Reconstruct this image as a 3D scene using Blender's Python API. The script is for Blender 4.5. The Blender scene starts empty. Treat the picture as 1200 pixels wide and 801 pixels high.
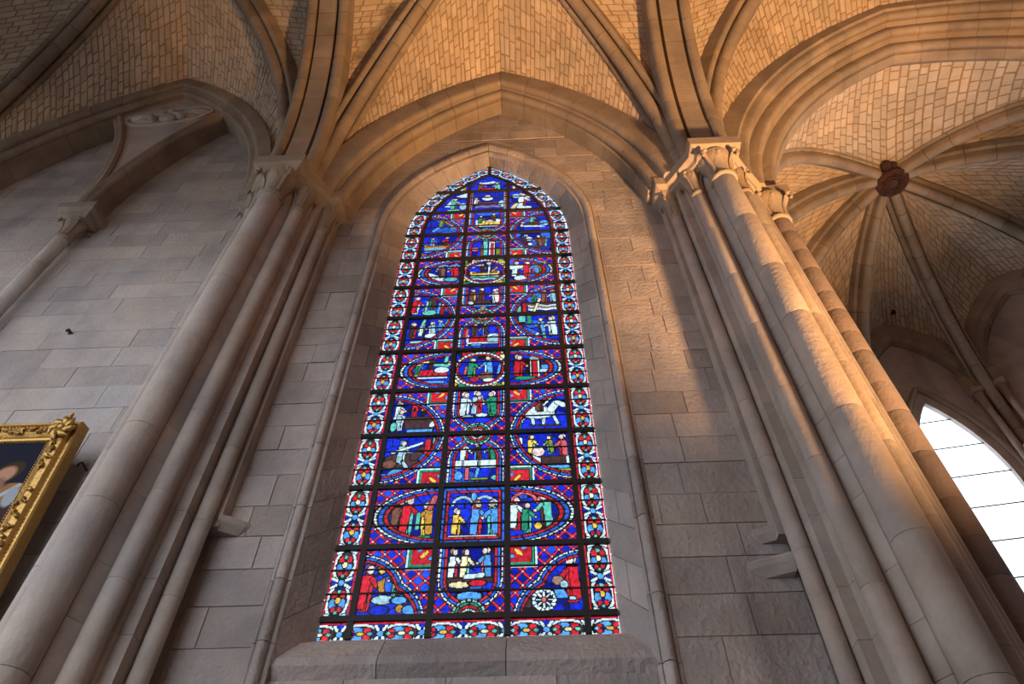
import bpy, math, random
import numpy as np
from mathutils import Vector, Matrix

# ------------------------------------------------------------------ camera
FPX = 800.0                                   # focal length in pixels of a 1200x801 frame (24 mm lens)
YAW, PITCH, ROLL = -0.0381131, 0.8759636, -0.0056950
CAMZ = 1.6
_f = Vector((math.sin(YAW)*math.cos(PITCH), math.cos(YAW)*math.cos(PITCH), math.sin(PITCH)))
_r0 = Vector((math.cos(YAW), -math.sin(YAW), 0)); _u0 = _r0.cross(_f)
_r = _r0*math.cos(ROLL) + _u0*math.sin(ROLL); _u = -_r0*math.sin(ROLL) + _u0*math.cos(ROLL)
scn = bpy.context.scene
COL = scn.collection
cam = bpy.data.cameras.new('camera'); cam.sensor_width = 36.0; cam.lens = 36.0*FPX/1200.0
cam.clip_end = 300
camo = bpy.data.objects.new('camera', cam); COL.objects.link(camo)
m3 = Matrix((_r, _u, -_f)).transposed()
camo.matrix_world = Matrix.Translation((0, 0, CAMZ)) @ m3.to_4x4()
scn.camera = camo

def project(p):
    w = Vector(p) - Vector((0, 0, CAMZ)); d = w.dot(_f)
    if d <= 0.05: return None
    return (600 + FPX*w.dot(_r)/d, 400.5 - FPX*w.dot(_u)/d)

# ------------------------------------------------------------------ sky, lamps, exposure
world = bpy.data.worlds.new('overcast_sky'); scn.world = world; world.use_nodes = True
bg = world.node_tree.nodes['Background']
bg.inputs[0].default_value = (0.82, 0.90, 1.0, 1); bg.inputs[1].default_value = 3.2
scn.view_settings.view_transform = 'Standard'; scn.view_settings.look = 'None'
scn.view_settings.exposure = 0.0; scn.view_settings.gamma = 1.0
scn.view_settings.use_curve_mapping = False

def lamp(name, loc, target, power, color, size=0.35, angle=150, blend=0.6):
    l = bpy.data.lights.new(name, 'SPOT'); l.energy = power; l.color = color
    l.shadow_soft_size = size; l.spot_size = math.radians(angle); l.spot_blend = blend
    o = bpy.data.objects.new(name, l); COL.objects.link(o); o.location = loc
    o.rotation_euler = (Vector(target)-Vector(loc)).to_track_quat('-Z', 'Y').to_euler()
    return o
# the one warm lamp whose shadows the photograph shows: low, on the chapel side of the aisle
lamp('warm_floodlight_offscreen', (4.2, 1.4, 1.0), (2.3, 2.7, 14.0), 10800, (1.0, 0.54, 0.22), 0.22, 69, 1.0)

# ------------------------------------------------------------------ materials
def mat(name): 
    m = bpy.data.materials.new(name); m.use_nodes = True
    return m, m.node_tree.nodes, m.node_tree.links

def stone_mat(name, c1, c2, rough=0.9, vary=0.22, bump=0.35, scale=2.2, stain=0.35, stainc=None, seep=None):
    m, n, l = mat(name); p = n['Principled BSDF']
    p.inputs['Roughness'].default_value = rough
    p.inputs['Specular IOR Level'].default_value = 0.2
    g = n.new('ShaderNodeNewGeometry'); oi = n.new('ShaderNodeObjectInfo')
    n1 = n.new('ShaderNodeTexNoise'); n1.inputs['Scale'].default_value = scale; n1.inputs['Detail'].default_value = 6
    n1.inputs['Roughness'].default_value = 0.62
    l.new(g.outputs['Position'], n1.inputs['Vector'])
    mx = n.new('ShaderNodeMix'); mx.data_type = 'RGBA'
    mx.inputs['A'].default_value = (*c1, 1); mx.inputs['B'].default_value = (*c2, 1)
    rp = n.new('ShaderNodeValToRGB'); rp.color_ramp.elements[0].position = 0.32; rp.color_ramp.elements[1].position = 0.70
    l.new(n1.outputs['Fac'], rp.inputs['Fac']); l.new(rp.outputs['Color'], mx.inputs['Factor'])
    # weathering stains with a shape of their own
    n2 = n.new('ShaderNodeTexNoise'); n2.inputs['Scale'].default_value = 0.8; n2.inputs['Detail'].default_value = 5
    n2.inputs['Distortion'].default_value = 0.8
    mp = n.new('ShaderNodeMapping'); mp.inputs['Scale'].default_value = (1.6, 1.6, 0.55)
    l.new(g.outputs['Position'], mp.inputs['Vector']); l.new(mp.outputs['Vector'], n2.inputs['Vector'])
    r2 = n.new('ShaderNodeValToRGB'); r2.color_ramp.elements[0].position = 0.50; r2.color_ramp.elements[1].position = 0.72
    r2.color_ramp.elements[1].color = (stain, stain, stain, 1)
    l.new(n2.outputs['Fac'], r2.inputs['Fac'])
    m2 = n.new('ShaderNodeMix'); m2.data_type = 'RGBA'
    sc_ = stainc or tuple(x*0.5 for x in c1)
    l.new(r2.outputs['Color'], m2.inputs['Factor']); l.new(mx.outputs['Result'], m2.inputs['A']); m2.inputs['B'].default_value = (*sc_, 1)
    if seep:
        a_, b_ = Vector(seep[0]), Vector(seep[1]); dv = (b_-a_).normalized()
        def vm(op, *ins):
            q = n.new('ShaderNodeVectorMath'); q.operation = op
            for k_, v_ in enumerate(ins):
                if hasattr(v_, 'is_linked'): l.new(v_, q.inputs[k_])
                else: q.inputs[k_].default_value = v_
            return q
        def mth(op, *ins, clamp=False):
            q = n.new('ShaderNodeMath'); q.operation = op; q.use_clamp = clamp
            for k_, v_ in enumerate(ins):
                if hasattr(v_, 'is_linked'): l.new(v_, q.inputs[k_])
                else: q.inputs[k_].default_value = v_
            return q.outputs[0]
        rel = vm('SUBTRACT', g.outputs['Position'], tuple(a_)).outputs[0]
        tt = mth('MINIMUM', mth('MAXIMUM', vm('DOT_PRODUCT', rel, tuple(dv)).outputs['Value'], 0.0), (b_-a_).length)
        sc3 = n.new('ShaderNodeVectorMath'); sc3.operation = 'SCALE'; sc3.inputs[0].default_value = tuple(dv); l.new(tt, sc3.inputs['Scale'])
        ds = vm('LENGTH', vm('SUBTRACT', rel, sc3.outputs[0]).outputs[0]).outputs['Value']
        ds = mth('MULTIPLY_ADD', n1.outputs['Fac'], 0.22, ds)
        mk = n.new('ShaderNodeMapRange'); mk.inputs['From Min'].default_value = 0.27; mk.inputs['From Max'].default_value = 0.15; mk.inputs['To Max'].default_value = 0.75
        l.new(ds, mk.inputs['Value'])
        ms = n.new('ShaderNodeMix'); ms.data_type = 'RGBA'; l.new(mk.outputs['Result'], ms.inputs['Factor']); l.new(m2.outputs['Result'], ms.inputs['A']); ms.inputs['B'].default_value = (0.10, 0.085, 0.06, 1); m2 = ms
    # cool and ruddy patches
    n4 = n.new('ShaderNodeTexNoise'); n4.inputs['Scale'].default_value = 1.1; n4.inputs['Detail'].default_value = 7; n4.inputs['Roughness'].default_value = 0.7
    mp4 = n.new('ShaderNodeMapping'); mp4.inputs['Location'].default_value = (7.3, 2.1, 5.5); l.new(g.outputs['Position'], mp4.inputs['Vector']); l.new(mp4.outputs['Vector'], n4.inputs['Vector'])
    r4 = n.new('ShaderNodeValToRGB'); e4 = r4.color_ramp.elements
    e4[0].position = 0.30; e4[0].color = (0.78, 0.82, 0.90, 1); e4[1].position = 0.72; e4[1].color = (1.12, 1.0, 0.90, 1)
    m4 = n.new('ShaderNodeMix'); m4.data_type = 'RGBA'; m4.blend_type = 'MULTIPLY'; m4.inputs['Factor'].default_value = 0.9
    l.new(n4.outputs['Fac'], r4.inputs['Fac']); l.new(m2.outputs['Result'], m4.inputs['A']); l.new(r4.outputs['Color'], m4.inputs['B']); m2 = m4
    # each block its own tone
    hs = n.new('ShaderNodeHueSaturation')
    mr = n.new('ShaderNodeMapRange'); mr.inputs['To Min'].default_value = 1-vary; mr.inputs['To Max'].default_value = 1+vary
    l.new(oi.outputs['Random'], mr.inputs['Value']); l.new(mr.outputs['Result'], hs.inputs['Value'])
    l.new(m2.outputs['Result'], hs.inputs['Color']); l.new(hs.outputs['Color'], p.inputs['Base Color'])
    n3 = n.new('ShaderNodeTexNoise'); n3.inputs['Scale'].default_value = 26; n3.inputs['Detail'].default_value = 6
    l.new(g.outputs['Position'], n3.inputs['Vector'])
    ad = n.new('ShaderNodeMath'); ad.operation = 'MULTIPLY_ADD'; ad.inputs[1].default_value = 1.5
    l.new(n1.outputs['Fac'], ad.inputs[0]); l.new(n3.outputs['Fac'], ad.inputs[2])
    b = n.new('ShaderNodeBump'); b.inputs['Strength'].default_value = bump; b.inputs['Distance'].default_value = 0.03
    l.new(ad.outputs[0], b.inputs['Height']); l.new(b.outputs['Normal'], p.inputs['Normal'])
    return m

M = {}
M['ashlar'] = stone_mat('ashlar limestone', (0.36, 0.315, 0.29), (0.50, 0.445, 0.41), vary=0.16, stain=0.6, bump=0.6)
M['ashlar_left'] = stone_mat('pale ashlar limestone', (0.42, 0.375, 0.345), (0.54, 0.49, 0.46), vary=0.13, stain=0.4, bump=0.5)
M['mortar'] = stone_mat('lime mortar', (0.30, 0.265, 0.24), (0.40, 0.355, 0.32), vary=0.0)
M['pier'] = stone_mat('pier limestone', (0.36, 0.305, 0.27), (0.49, 0.425, 0.375), vary=0.07, stain=0.5, bump=0.28)
M['coursed'] = stone_mat('brown drum stone', (0.24, 0.19, 0.175), (0.33, 0.27, 0.25), vary=0.2, stain=0.3, bump=.25)
M['vault'] = stone_mat('vault rubble stone', (0.50, 0.41, 0.31), (0.62, 0.52, 0.40), vary=0.12, stain=0.3, bump=0.3, stainc=(0.33, 0.22, 0.12), seep=((-2.0, 2.86, 13.45), (-2.42, 3.22, 12.55)))
M['vault_mortar'] = stone_mat('vault joint mortar', (0.33, 0.225, 0.13), (0.40, 0.28, 0.17), vary=0.0)
M['rib'] = stone_mat('rib limestone', (0.27, 0.215, 0.165), (0.38, 0.31, 0.24), vary=0.10, stain=0.5, bump=0.35)
M['capital'] = stone_mat('carved limestone', (0.31, 0.25, 0.19), (0.41, 0.34, 0.265), vary=0.06, stain=0.4)
M['boss'] = stone_mat('dark red painted stone', (0.055, 0.028, 0.022), (0.10, 0.05, 0.04), vary=0.05, bump=0.8, scale=9)
M['floor'] = stone_mat('floor slabs', (0.15, 0.135, 0.12), (0.21, 0.19, 0.17), vary=0.1)

def plain(name, c, rough=0.6, metal=0.0, bump=0.0, bscale=60):
    m, n, l = mat(name); p = n['Principled BSDF']
    p.inputs['Base Color'].default_value = (*c, 1); p.inputs['Roughness'].default_value = rough; p.inputs['Metallic'].default_value = metal
    g = n.new('ShaderNodeNewGeometry'); t = n.new('ShaderNodeTexNoise'); t.inputs['Scale'].default_value = bscale; t.inputs['Detail'].default_value = 4
    l.new(g.outputs['Position'], t.inputs['Vector'])
    hs = n.new('ShaderNodeMix'); hs.data_type = 'RGBA'; hs.inputs['A'].default_value = (*[x*0.75 for x in c], 1); hs.inputs['B'].default_value = (*[min(1, x*1.2) for x in c], 1)
    l.new(t.outputs['Fac'], hs.inputs['Factor']); l.new(hs.outputs['Result'], p.inputs['Base Color'])
    if bump:
        b = n.new('ShaderNodeBump'); b.inputs['Strength'].default_value = bump; b.inputs['Distance'].default_value = 0.01
        l.new(t.outputs['Fac'], b.inputs['Height']); l.new(b.outputs['Normal'], p.inputs['Normal'])
    return m
M['iron'] = plain('wrought iron', (0.022, 0.02, 0.02), 0.7)
M['lead'] = plain('lead came', (0.02, 0.018, 0.018), 0.7)
M['gold'] = plain('gilded wood', (0.50, 0.29, 0.085), 0.40, 0.8, 0.5, 50)
M['gold_dark'] = plain('worn dark gilding', (0.36, 0.20, 0.06), 0.45, 0.7, 0.4, 70)
M['wood'] = plain('backing board', (0.10, 0.06, 0.035), 0.8)

def attr_mat(name, glass):
    m, n, l = mat(name)
    a = n.new('ShaderNodeAttribute'); a.attribute_name = 'tint'; out = n['Material Output']
    if glass:
        g = n.new('ShaderNodeNewGeometry'); t = n.new('ShaderNodeTexNoise'); t.inputs['Scale'].default_value = 30; t.inputs['Detail'].default_value = 5
        l.new(g.outputs['Position'], t.inputs['Vector'])
        mr = n.new('ShaderNodeMapRange'); mr.inputs['From Min'].default_value = 0.3; mr.inputs['From Max'].default_value = 0.7
        mr.inputs['To Min'].default_value = 0.22; mr.inputs['To Max'].default_value = 0.62
        l.new(t.outputs['Fac'], mr.inputs['Value'])
        vm = n.new('ShaderNodeVectorMath'); vm.operation = 'SCALE'
        l.new(a.outputs['Color'], vm.inputs[0]); l.new(mr.outputs['Result'], vm.inputs['Scale'])
        tr = n.new('ShaderNodeBsdfTransparent'); gl = n.new('ShaderNodeBsdfGlossy'); gl.inputs['Roughness'].default_value = 0.35
        gl.inputs['Color'].default_value = (0.5, 0.5, 0.5, 1)
        mx = n.new('ShaderNodeMixShader'); mx.inputs[0].default_value = 0.025
        l.new(vm.outputs[0], tr.inputs['Color']); l.new(tr.outputs[0], mx.inputs[1]); l.new(gl.outputs[0], mx.inputs[2])
        l.new(mx.outputs[0], out.inputs['Surface'])
    else:
        p = n['Principled BSDF']; l.new(a.outputs['Color'], p.inputs['Base Color']); p.inputs['Roughness'].default_value = 0.75; p.inputs['Specular IOR Level'].default_value = 0.1
    return m
M['glass'] = attr_mat('stained glass', True)
M['paint'] = attr_mat('oil paint', False)
def clear_glass():
    m, n, l = mat('clear window glass'); out = n['Material Output']
    tr = n.new('ShaderNodeBsdfTransparent'); tr.inputs['Color'].default_value = (0.93, 0.97, 1.0, 1)
    t = n.new('ShaderNodeTexNoise'); t.inputs['Scale'].default_value = 3
    gl = n.new('ShaderNodeBsdfGlossy'); gl.inputs['Roughness'].default_value = 0.2
    mr = n.new('ShaderNodeMapRange'); mr.inputs['To Min'].default_value = 0.01; mr.inputs['To Max'].default_value = 0.05
    mx = n.new('ShaderNodeMixShader'); l.new(t.outputs['Fac'], mr.inputs['Value']); l.new(mr.outputs['Result'], mx.inputs[0])
    l.new(tr.outputs[0], mx.inputs[1]); l.new(gl.outputs[0], mx.inputs[2]); l.new(mx.outputs[0], out.inputs['Surface'])
    return m
M['clear'] = clear_glass()

# ------------------------------------------------------------------ object helpers
def mesh_obj(name, V, F, m, parent=None, smooth=None, loc=None):
    me = bpy.data.meshes.new(name)
    me.from_pydata([tuple(v) for v in V], [], F)
    if smooth is not None:
        me.polygons.foreach_set('use_smooth', [True]*len(me.polygons))
        me.set_sharp_from_angle(angle=math.radians(smooth))
    me.materials.append(M[m]); me.update()
    o = bpy.data.objects.new(name, me); COL.objects.link(o)
    if parent is not None: o.parent = parent
    return o
def empty(name):
    o = bpy.data.objects.new(name, None); COL.objects.link(o); o.empty_display_size = 0.2
    return o
def tag(o, label=None, cat=None, group=None, kind=None):
    if label: o['label'] = label
    if cat: o['category'] = cat
    if group: o['group'] = group
    if kind: o['kind'] = kind
    return o

class MB:
    def __init__(s): s.V = []; s.F = []
    def add(s, V, F):
        k = len(s.V); s.V += [tuple(v) for v in V]; s.F += [tuple(i+k for i in f) for f in F]
    def box(s, x0, x1, y0, y1, z0, z1):
        s.add([(x0,y0,z0),(x1,y0,z0),(x1,y1,z0),(x0,y1,z0),(x0,y0,z1),(x1,y0,z1),(x1,y1,z1),(x0,y1,z1)],
              [(0,3,2,1),(4,5,6,7),(0,1,5,4),(1,2,6,5),(2,3,7,6),(3,0,4,7)])
    def loft(s, loops, caps=True, closed=True):
        n = len(loops[0]); V = [v for lp in loops for v in lp]; F = []
        for i in range(len(loops)-1):
            for j in range(n if closed else n-1):
                a = i*n+j; b = i*n+(j+1) % n
                F.append((a, b, b+n, a+n))
        if caps:
            F.append(tuple(range(n-1, -1, -1))); F.append(tuple((len(loops)-1)*n+j for j in range(n)))
        s.add(V, F)
    def lathe(s, cx, cy, prof, n=20):
        s.loft([[(cx+r*math.cos(2*math.pi*k/n), cy+r*math.sin(2*math.pi*k/n), z) for k in range(n)] for r, z in prof])
    def tube(s, pts, rad, n=8):
        loops = []
        for i, p in enumerate(pts):
            p = Vector(p); a = Vector(pts[max(0, i-1)]); b = Vector(pts[min(len(pts)-1, i+1)])
            t = (b-a).normalized(); u = t.orthogonal().normalized(); w = t.cross(u)
            if i and loops:   # keep the frame steady
                q = (Vector(loops[-1][0])-Vector(pts[i-1])); q -= t*q.dot(t)
                if q.length > 1e-6: u = q.normalized(); w = t.cross(u)
            r = rad[i] if isinstance(rad, (list, tuple)) else rad
            loops.append([p+u*r*math.cos(2*math.pi*k/n)+w*r*math.sin(2*math.pi*k/n) for k in range(n)])
        s.loft(loops)
    def ball(s, c, r, n=8, m=5, sx=1, sy=1, sz=1):
        loops = []
        for i in range(m+1):
            t = -math.pi/2+math.pi*i/m; rr = max(0.02*r, r*math.cos(t))
            loops.append([(c[0]+sx*rr*math.cos(2*math.pi*k/n), c[1]+sy*rr*math.sin(2*math.pi*k/n), c[2]+sz*r*math.sin(t)) for k in range(n)])
        s.loft(loops)
    def build(s, name, m, parent=None, smooth=None): return mesh_obj(name, s.V, s.F, m, parent, smooth)

RNG = random.Random(7)

# pointed arch: quarter curve in a vertical plane, springing vertical at zs
class Arc:
    def __init__(s, P0, zs, P1, zk, zstart=None):
        s.P0 = Vector((*P0[:2], 0)); s.P1 = Vector((*P1[:2], 0)); s.zs = zs
        s.L = (s.P1-s.P0).length; H = zk-zs; s.R = (s.L**2+H*H)/(2*s.L)
        s.t = (s.P1-s.P0)/s.L; s.n = Vector((-s.t.y, s.t.x, 0)); s.zst = zs if zstart is None else zstart
    def at(s, q, b=0.0, a=0.0):
        """q 0..1 from springing to crown, b outward (up) offset, a sideways"""
        Rb = s.R+b
        amin = math.asin(max(-0.9, min(1, (s.zst-s.zs)/Rb)))
        amax = math.acos(max(-1, min(1, (s.R-s.L)/Rb)))
        an = amin+(amax-amin)*q
        d = s.R-Rb*math.cos(an); z = s.zs+Rb*math.sin(an)
        p = s.P0+s.t*d+s.n*a
        return Vector((p.x, p.y, z))
    def length(s, b=0): 
        pts = [s.at(i/16, b) for i in range(17)]
        return sum((pts[i+1]-pts[i]).length for i in range(16))
    def d_at_z(s, z, b=0):      # plan distance from the springing for a height
        v = (z-s.zs)/(s.R+b)
        if v >= 1: return 1e9
        if v < 0: return -b
        return s.R-(s.R+b)*math.sqrt(1-v*v)

def roll(c, b, r, a0, a1, n=7):
    return [(c+r*math.cos(math.radians(a0+(a1-a0)*i/(n-1))), b+r*math.sin(math.radians(a0+(a1-a0)*i/(n-1)))) for i in range(n)]
def mirror(half):   # half given from the outer left edge to the centre
    return half+[(-a, b) for a, b in reversed(half) if abs(a) > 1e-6]
P_DIAG = mirror([(-.20, .40), (-.20, .25), (-.195, .215)] + roll(-.145, .165, .05, 170, 320, 6) + [(-.108, .20), (-.085, .20), (-.088, .13)] + roll(0, .092, .092, 165, 270, 7))
P_TRANS = mirror([(-.34, .42), (-.34, .27), (-.335, .20)] + roll(-.25, .10, .085, 150, 330, 7) + [(-.162, .16), (-.135, .16), (-.13, .055), (-.04, .05), (0, .05)])
P_CHAP = mirror([(-.16, .36), (-.16, .19), (-.125, .15), (-.12, .19), (-.09, .19), (-.083, .11)] + roll(0, .085, .085, 165, 270, 7))

def rib(arc, prof, name, label, cat, m='rib', n=None, q0=0.0, q1=1.0, group=None, piece='voussoir', gap=0.004):
    root = empty(name); root.location = arc.at(q0)
    tag(root, label, cat, group)
    L = arc.length()*(q1-q0)
    n = n or max(4, int(L/0.42))
    inv = Matrix.Translation(-root.location)
    g = gap/L*(q1-q0)
    for i in range(n):
        a = q0+(q1-q0)*i/n+(g if i else 0); b = q0+(q1-q0)*(i+1)/n-(g if i < n-1 else 0)
        mb = MB(); loops = []
        for k in range(4):
            q = a+(b-a)*k/3
            loops.append([arc.at(q, pb, pa)-root.location for pa, pb in prof])
        mb.loft(loops)
        mb.build(piece, m, root, 35)
    return root

# masonry web between two rib curves
def in_view(p, mg=220):
    q = project(p)
    return q is not None and -mg < q[0] < 1200+mg and -mg < q[1] < 801+mg

def web(halves, label, course=0.125, stone_len=0.23, bulge=0.05, m='vault', qmin=0.0):
    """halves: list of (F, D) callables q->point"""
    back = MB(); stones = []
    for F, D in halves:
        def S(q, t):
            a = F(q); b = D(q); p = a.lerp(b, t)
            p.z += bulge*4*t*(1-t)*(b-a).length
            return p
        nq, nt = 30, 8
        grid = [[S(qmin+(1-qmin)*i/nq, j/nt)+Vector((0, 0, 0.004)) for j in range(nt+1)] for i in range(nq+1)]
        back.loft(grid, caps=False, closed=False)
        L = sum((S(qmin+(1-qmin)*(i+1)/40, .5)-S(qmin+(1-qmin)*i/40, .5)).length for i in range(40))
        nc = max(3, int(L/course)); cuts = [qmin+(1-qmin)*min(1, max(0, (i+(RNG.uniform(-.16, .16) if 0 < i < nc else 0))/nc)) for i in range(nc+1)]
        for i in range(nc):
            qa, qb = cuts[i], cuts[i+1]; qm = (qa+qb)/2
            ln = (D(qm)-F(qm)).length
            if ln < 0.06: continue
            x = -RNG.uniform(0, 0.8)*stone_len; ts = [0.0]
            while True:
                x += stone_len*RNG.uniform(0.62, 1.35)
                if x > ln-0.08: break
                if x > 0.08: ts.append(x/ln)
            ts.append(1.0)
            for ta, tb in zip(ts[:-1], ts[1:]):
                c = [S(qa, ta), S(qa, tb), S(qb, tb), S(qb, ta)]
                cen = (c[0]+c[1]+c[2]+c[3])/4
                if not in_view(cen): continue
                nrm = (c[2]-c[0]).cross(c[3]-c[1])
                if nrm.length < 1e-5: continue
                nrm.normalize()
                if nrm.z > 0: nrm = -nrm; c = [c[0], c[3], c[2], c[1]]
                e1 = (c[1]-c[0]).length; e2 = (c[3]-c[0]).length
                pr = RNG.uniform(0.002, 0.008); g = 0.013
                fr = []
                for k in range(4):
                    d1 = (c[(k+1) % 4]-c[k]); d0 = (c[(k-1) % 4]-c[k])
                    l1, l0 = d1.length, d0.length
                    v = c[k]+(d1*(min(g, l1*.3)/l1) if l1 > 1e-5 else d1)+(d0*(min(g, l0*.3)/l0) if l0 > 1e-5 else d0)
                    v += Vector((RNG.uniform(-.006, .006), RNG.uniform(-.006, .006), 0))
                    fr.append(v)
                area = (c[2]-c[0]).cross(c[3]-c[1]).length/2/(cen-Vector((0, 0, CAMZ))).length**2
                stones.append((area, cen, [v+nrm*pr for v in fr], [v-nrm*0.05 for v in c_in(fr, cen, -.05)]))
    o = back.build('ceiling', 'vault_mortar', None, 60)
    tag(o, label, 'vault', None, 'structure')
    stones.sort(key=lambda s: -s[0])
    FS = [(0, 1, 2, 3), (0, 4, 5, 1), (1, 5, 6, 2), (2, 6, 7, 3), (3, 7, 4, 0)]
    for a, cen, f, b in stones[:298]:
        st = mesh_obj('stone', [v-cen for v in f+b], FS, m, o); st.location = cen
    if len(stones) > 298:
        mb = MB()
        for a, cen, f, b in stones[298:]: mb.add(f+b, FS)
        tag(mb.build('stone', m, o), kind='stuff')
    return o
def c_in(pts, cen, k): return [p+(cen-p)*(-k) for p in pts]

# masonry wall made of separate blocks between x limits lo(z), hi(z) on a vertical plane
def blocks(root, name, frame, spans, z0, z1, course, blen, m, proud=0.008, thick=0.10, joint=0.006, nz=4, cull=True):
    """frame(x, d, z) -> world point; spans: list of (lo(z), hi(z)); blocks cut to the spans"""
    z = z0
    row = 0
    while z < z1-1e-4:
        h = course*RNG.uniform(0.9, 1.12); zt = min(z1, z+h)
        for lo, hi in spans:
            zm = (z+zt)/2
            zs = [z+joint/2+(zt-z-joint)*k/nz for k in range(nz+1)]
            los = [lo(q) for q in zs]; his = [hi(q) for q in zs]
            if max(h2-l2 for h2, l2 in zip(his, los)) < 0.02: continue
            x = min(los)-RNG.uniform(0, 0.9)*blen; xe = max(his)
            while x < xe:
                x2 = x+blen*RNG.uniform(0.55, 1.4)
                if xe-x2 < 0.12: x2 = xe
                L = [max(x+joint/2, a+joint/2) for a in los]; Rr = [min(x2-joint/2, b-joint/2) for b in his]
                ok = [k for k in range(nz+1) if Rr[k]-L[k] > 0.004]
                if len(ok) >= 2:
                    k0, k1 = ok[0], ok[-1]
                    lft = [(L[k], zs[k]) for k in range(k0, k1+1)]; rgt = [(Rr[k], zs[k]) for k in range(k0, k1+1)]
                    poly = lft+rgt[::-1]
                    cen = frame(sum(p[0] for p in poly)/len(poly), 0, sum(p[1] for p in poly)/len(poly))
                    if (not cull) or in_view(cen, 160):
                        pd = proud*RNG.uniform(0.3, 1.5); n = len(poly)
                        V = [frame(a, -pd, b)-cen for a, b in poly]+[frame(a, thick, b)-cen for a, b in poly]
                        F = [tuple(range(n))]+[(k, k+n, (k+1) % n+n, (k+1) % n) for k in range(n)]
                        o = mesh_obj(name, V, F, m(cen.z) if callable(m) else m, root); o.location = cen
                x = x2
        z = zt; row += 1

# ================================================================== the place
YW = 4.32            # window wall face
YG = 4.60            # glass plane
CW = -0.497          # window axis
CL, CR = -2.93, 2.29 # pier axes
ZAB = 9.46           # top of the abaci
CB = -0.31           # axis of the window bay
CLB = -5.75          # axis of the bay with the painting
BOSS = Vector((6.83, 6.12, 13.2))

gl_arc = [Arc((CW-1.0625, YG), 9.35, (CW, YG), 11.30), Arc((CW+1.0625, YG), 9.35, (CW, YG), 11.30)]
ro_arc = [Arc((CW-1.385, YW), 9.1, (CW, YW), 11.64), Arc((CW+1.385, YW), 9.1, (CW, YW), 11.64)]
ri_arc = [Arc((CW-1.235, YW), 9.1, (CW, YW), 11.20), Arc((CW+1.235, YW), 9.1, (CW, YW), 11.20)]
def half_w(arc, hw, z):
    if z <= arc.zs: return hw
    d = arc.d_at_z(z)
    return hw-d if d < hw else 0.0

# ---- floor, roof and the outer shell that keeps the daylight out
fl = MB(); fl.box(-16, 16, -28, 12, -0.3, 0.0)
tag(fl.build('floor', 'floor'), 'pale grey stone paving of the church aisle', 'floor', kind='structure')
mb = MB(); mb.box(-13.3, 12.3, -1.5, 5.1, 16.2, 16.6)
n = 16
mb.add([(BOSS.x+4.3*math.cos(2*math.pi*k/n), BOSS.y+4.0*math.sin(2*math.pi*k/n), 16.2) for k in range(n)], [tuple(range(n))])
tag(mb.build('roof', 'mortar'), 'plain roof slab above the vaults', 'roof', kind='structure')
def slab(name, x0, x1, y0, y1, z0, z1, label):
    b = MB(); b.box(x0, x1, y0, y1, z0, z1); return tag(b.build(name, 'ashlar'), label, 'wall', kind='structure')
slab('wall_rear', -13, 12, -1.4, -1.0, 8.2, 16.2, 'upper wall above the open arcade facing the stained glass')
slab('wall_daylight_block', -2.2, 12, -1.4, -1.0, 0, 8.2, 'added wall stretch blocking daylight opposite the chapel')  # unseen wall added to shade the chapel side from rear daylight
slab('wall_far_left', -13.3, -13, -1.4, 5, 6.5, 16.2, 'upper end wall of the aisle beyond the painting')
slab('wall_far_right', 12, 12.3, -1.4, 5, 0, 16.2, 'end wall of the aisle beyond the chapel')
def hole_wall(name, frame, x0, x1, z0, z1, c, hw, zs, apex, sill, m, thick, label=None, parent=None, nz=18):
    """flat wall with one pointed opening, as a solid with reveals"""
    arc = Arc((c-hw, 0), zs, (c, 0), apex)
    zz = [sill+(zs-sill)*i/4 for i in range(5)]+[arc.at((i+1)/nz).z for i in range(nz)]
    mb = MB()
    for sgn, xe in ((-1, x0), (1, x1)):
        loops = []
        for z in zz:
            w = half_w(arc, hw, z); xi = c+sgn*w
            loops.append([frame(xe, 0, z), frame(xi, 0, z), frame(xi, thick, z), frame(xe, thick, z)])
        mb.loft(loops, caps=True)
    for a, b in ((z0, sill), (apex, z1)):
        mb.loft([[frame(x0, 0, z), frame(x1, 0, z), frame(x1, thick, z), frame(x0, thick, z)] for z in (a, b)])
    o = mb.build(name, m, parent)
    return tag(o, label, 'wall' if label else None, kind='structure' if label else None)

# ---- window wall: mortar bed with every block laid in it
wb = hole_wall('wall_back', lambda x, d, z: Vector((x, YW+0.004+d, z)), -2.9, 2.6, 0.0, 14.6, CW, 1.33, 9.1, 11.55, 3.3, 'mortar', 0.336,
               'grey ashlar wall around the tall stained glass window')
form_b = [Arc((CB-1.94, 4.05), 8.75, (CB, 4.05), 12.69, ZAB-.05), Arc((CB+1.94, 4.05), 8.6, (CB, 4.05), 12.69, ZAB-.05)]
def lim_left(z):
    if z < 9.5: return -2.42
    d = form_b[0].d_at_z(z, 0.3); return min(CB, CB-1.94+max(-.3, d))
def lim_right(z):
    if z < 9.5: return 1.80
    d = form_b[1].d_at_z(z, 0.3); return max(CB, CB+1.94-max(-.3, d))
fr_back = lambda x, d, z: Vector((x, YW+d, z))
blocks(wb, 'stone_block', fr_back,
       [(lim_left, lambda z: max(lim_left(z), CW-half_w(ro_arc[0], 1.385, z))), (lambda z: min(lim_right(z), CW+half_w(ro_arc[1], 1.385, z)), lim_right)],
       2.9, 9.33, 0.285, 0.55, 'ashlar', proud=0.006, joint=0.008, thick=0.06)
blocks(wb, 'stone_block', fr_back,
       [(lim_left, lambda z: max(lim_left(z), CW-half_w(ro_arc[0], 1.385, z))), (lambda z: min(lim_right(z), CW+half_w(ro_arc[1], 1.385, z)), lim_right)],
       9.33, 11.60, 0.27, 0.5, 'ashlar', proud=0.004, joint=0.007, thick=0.06)
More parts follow.
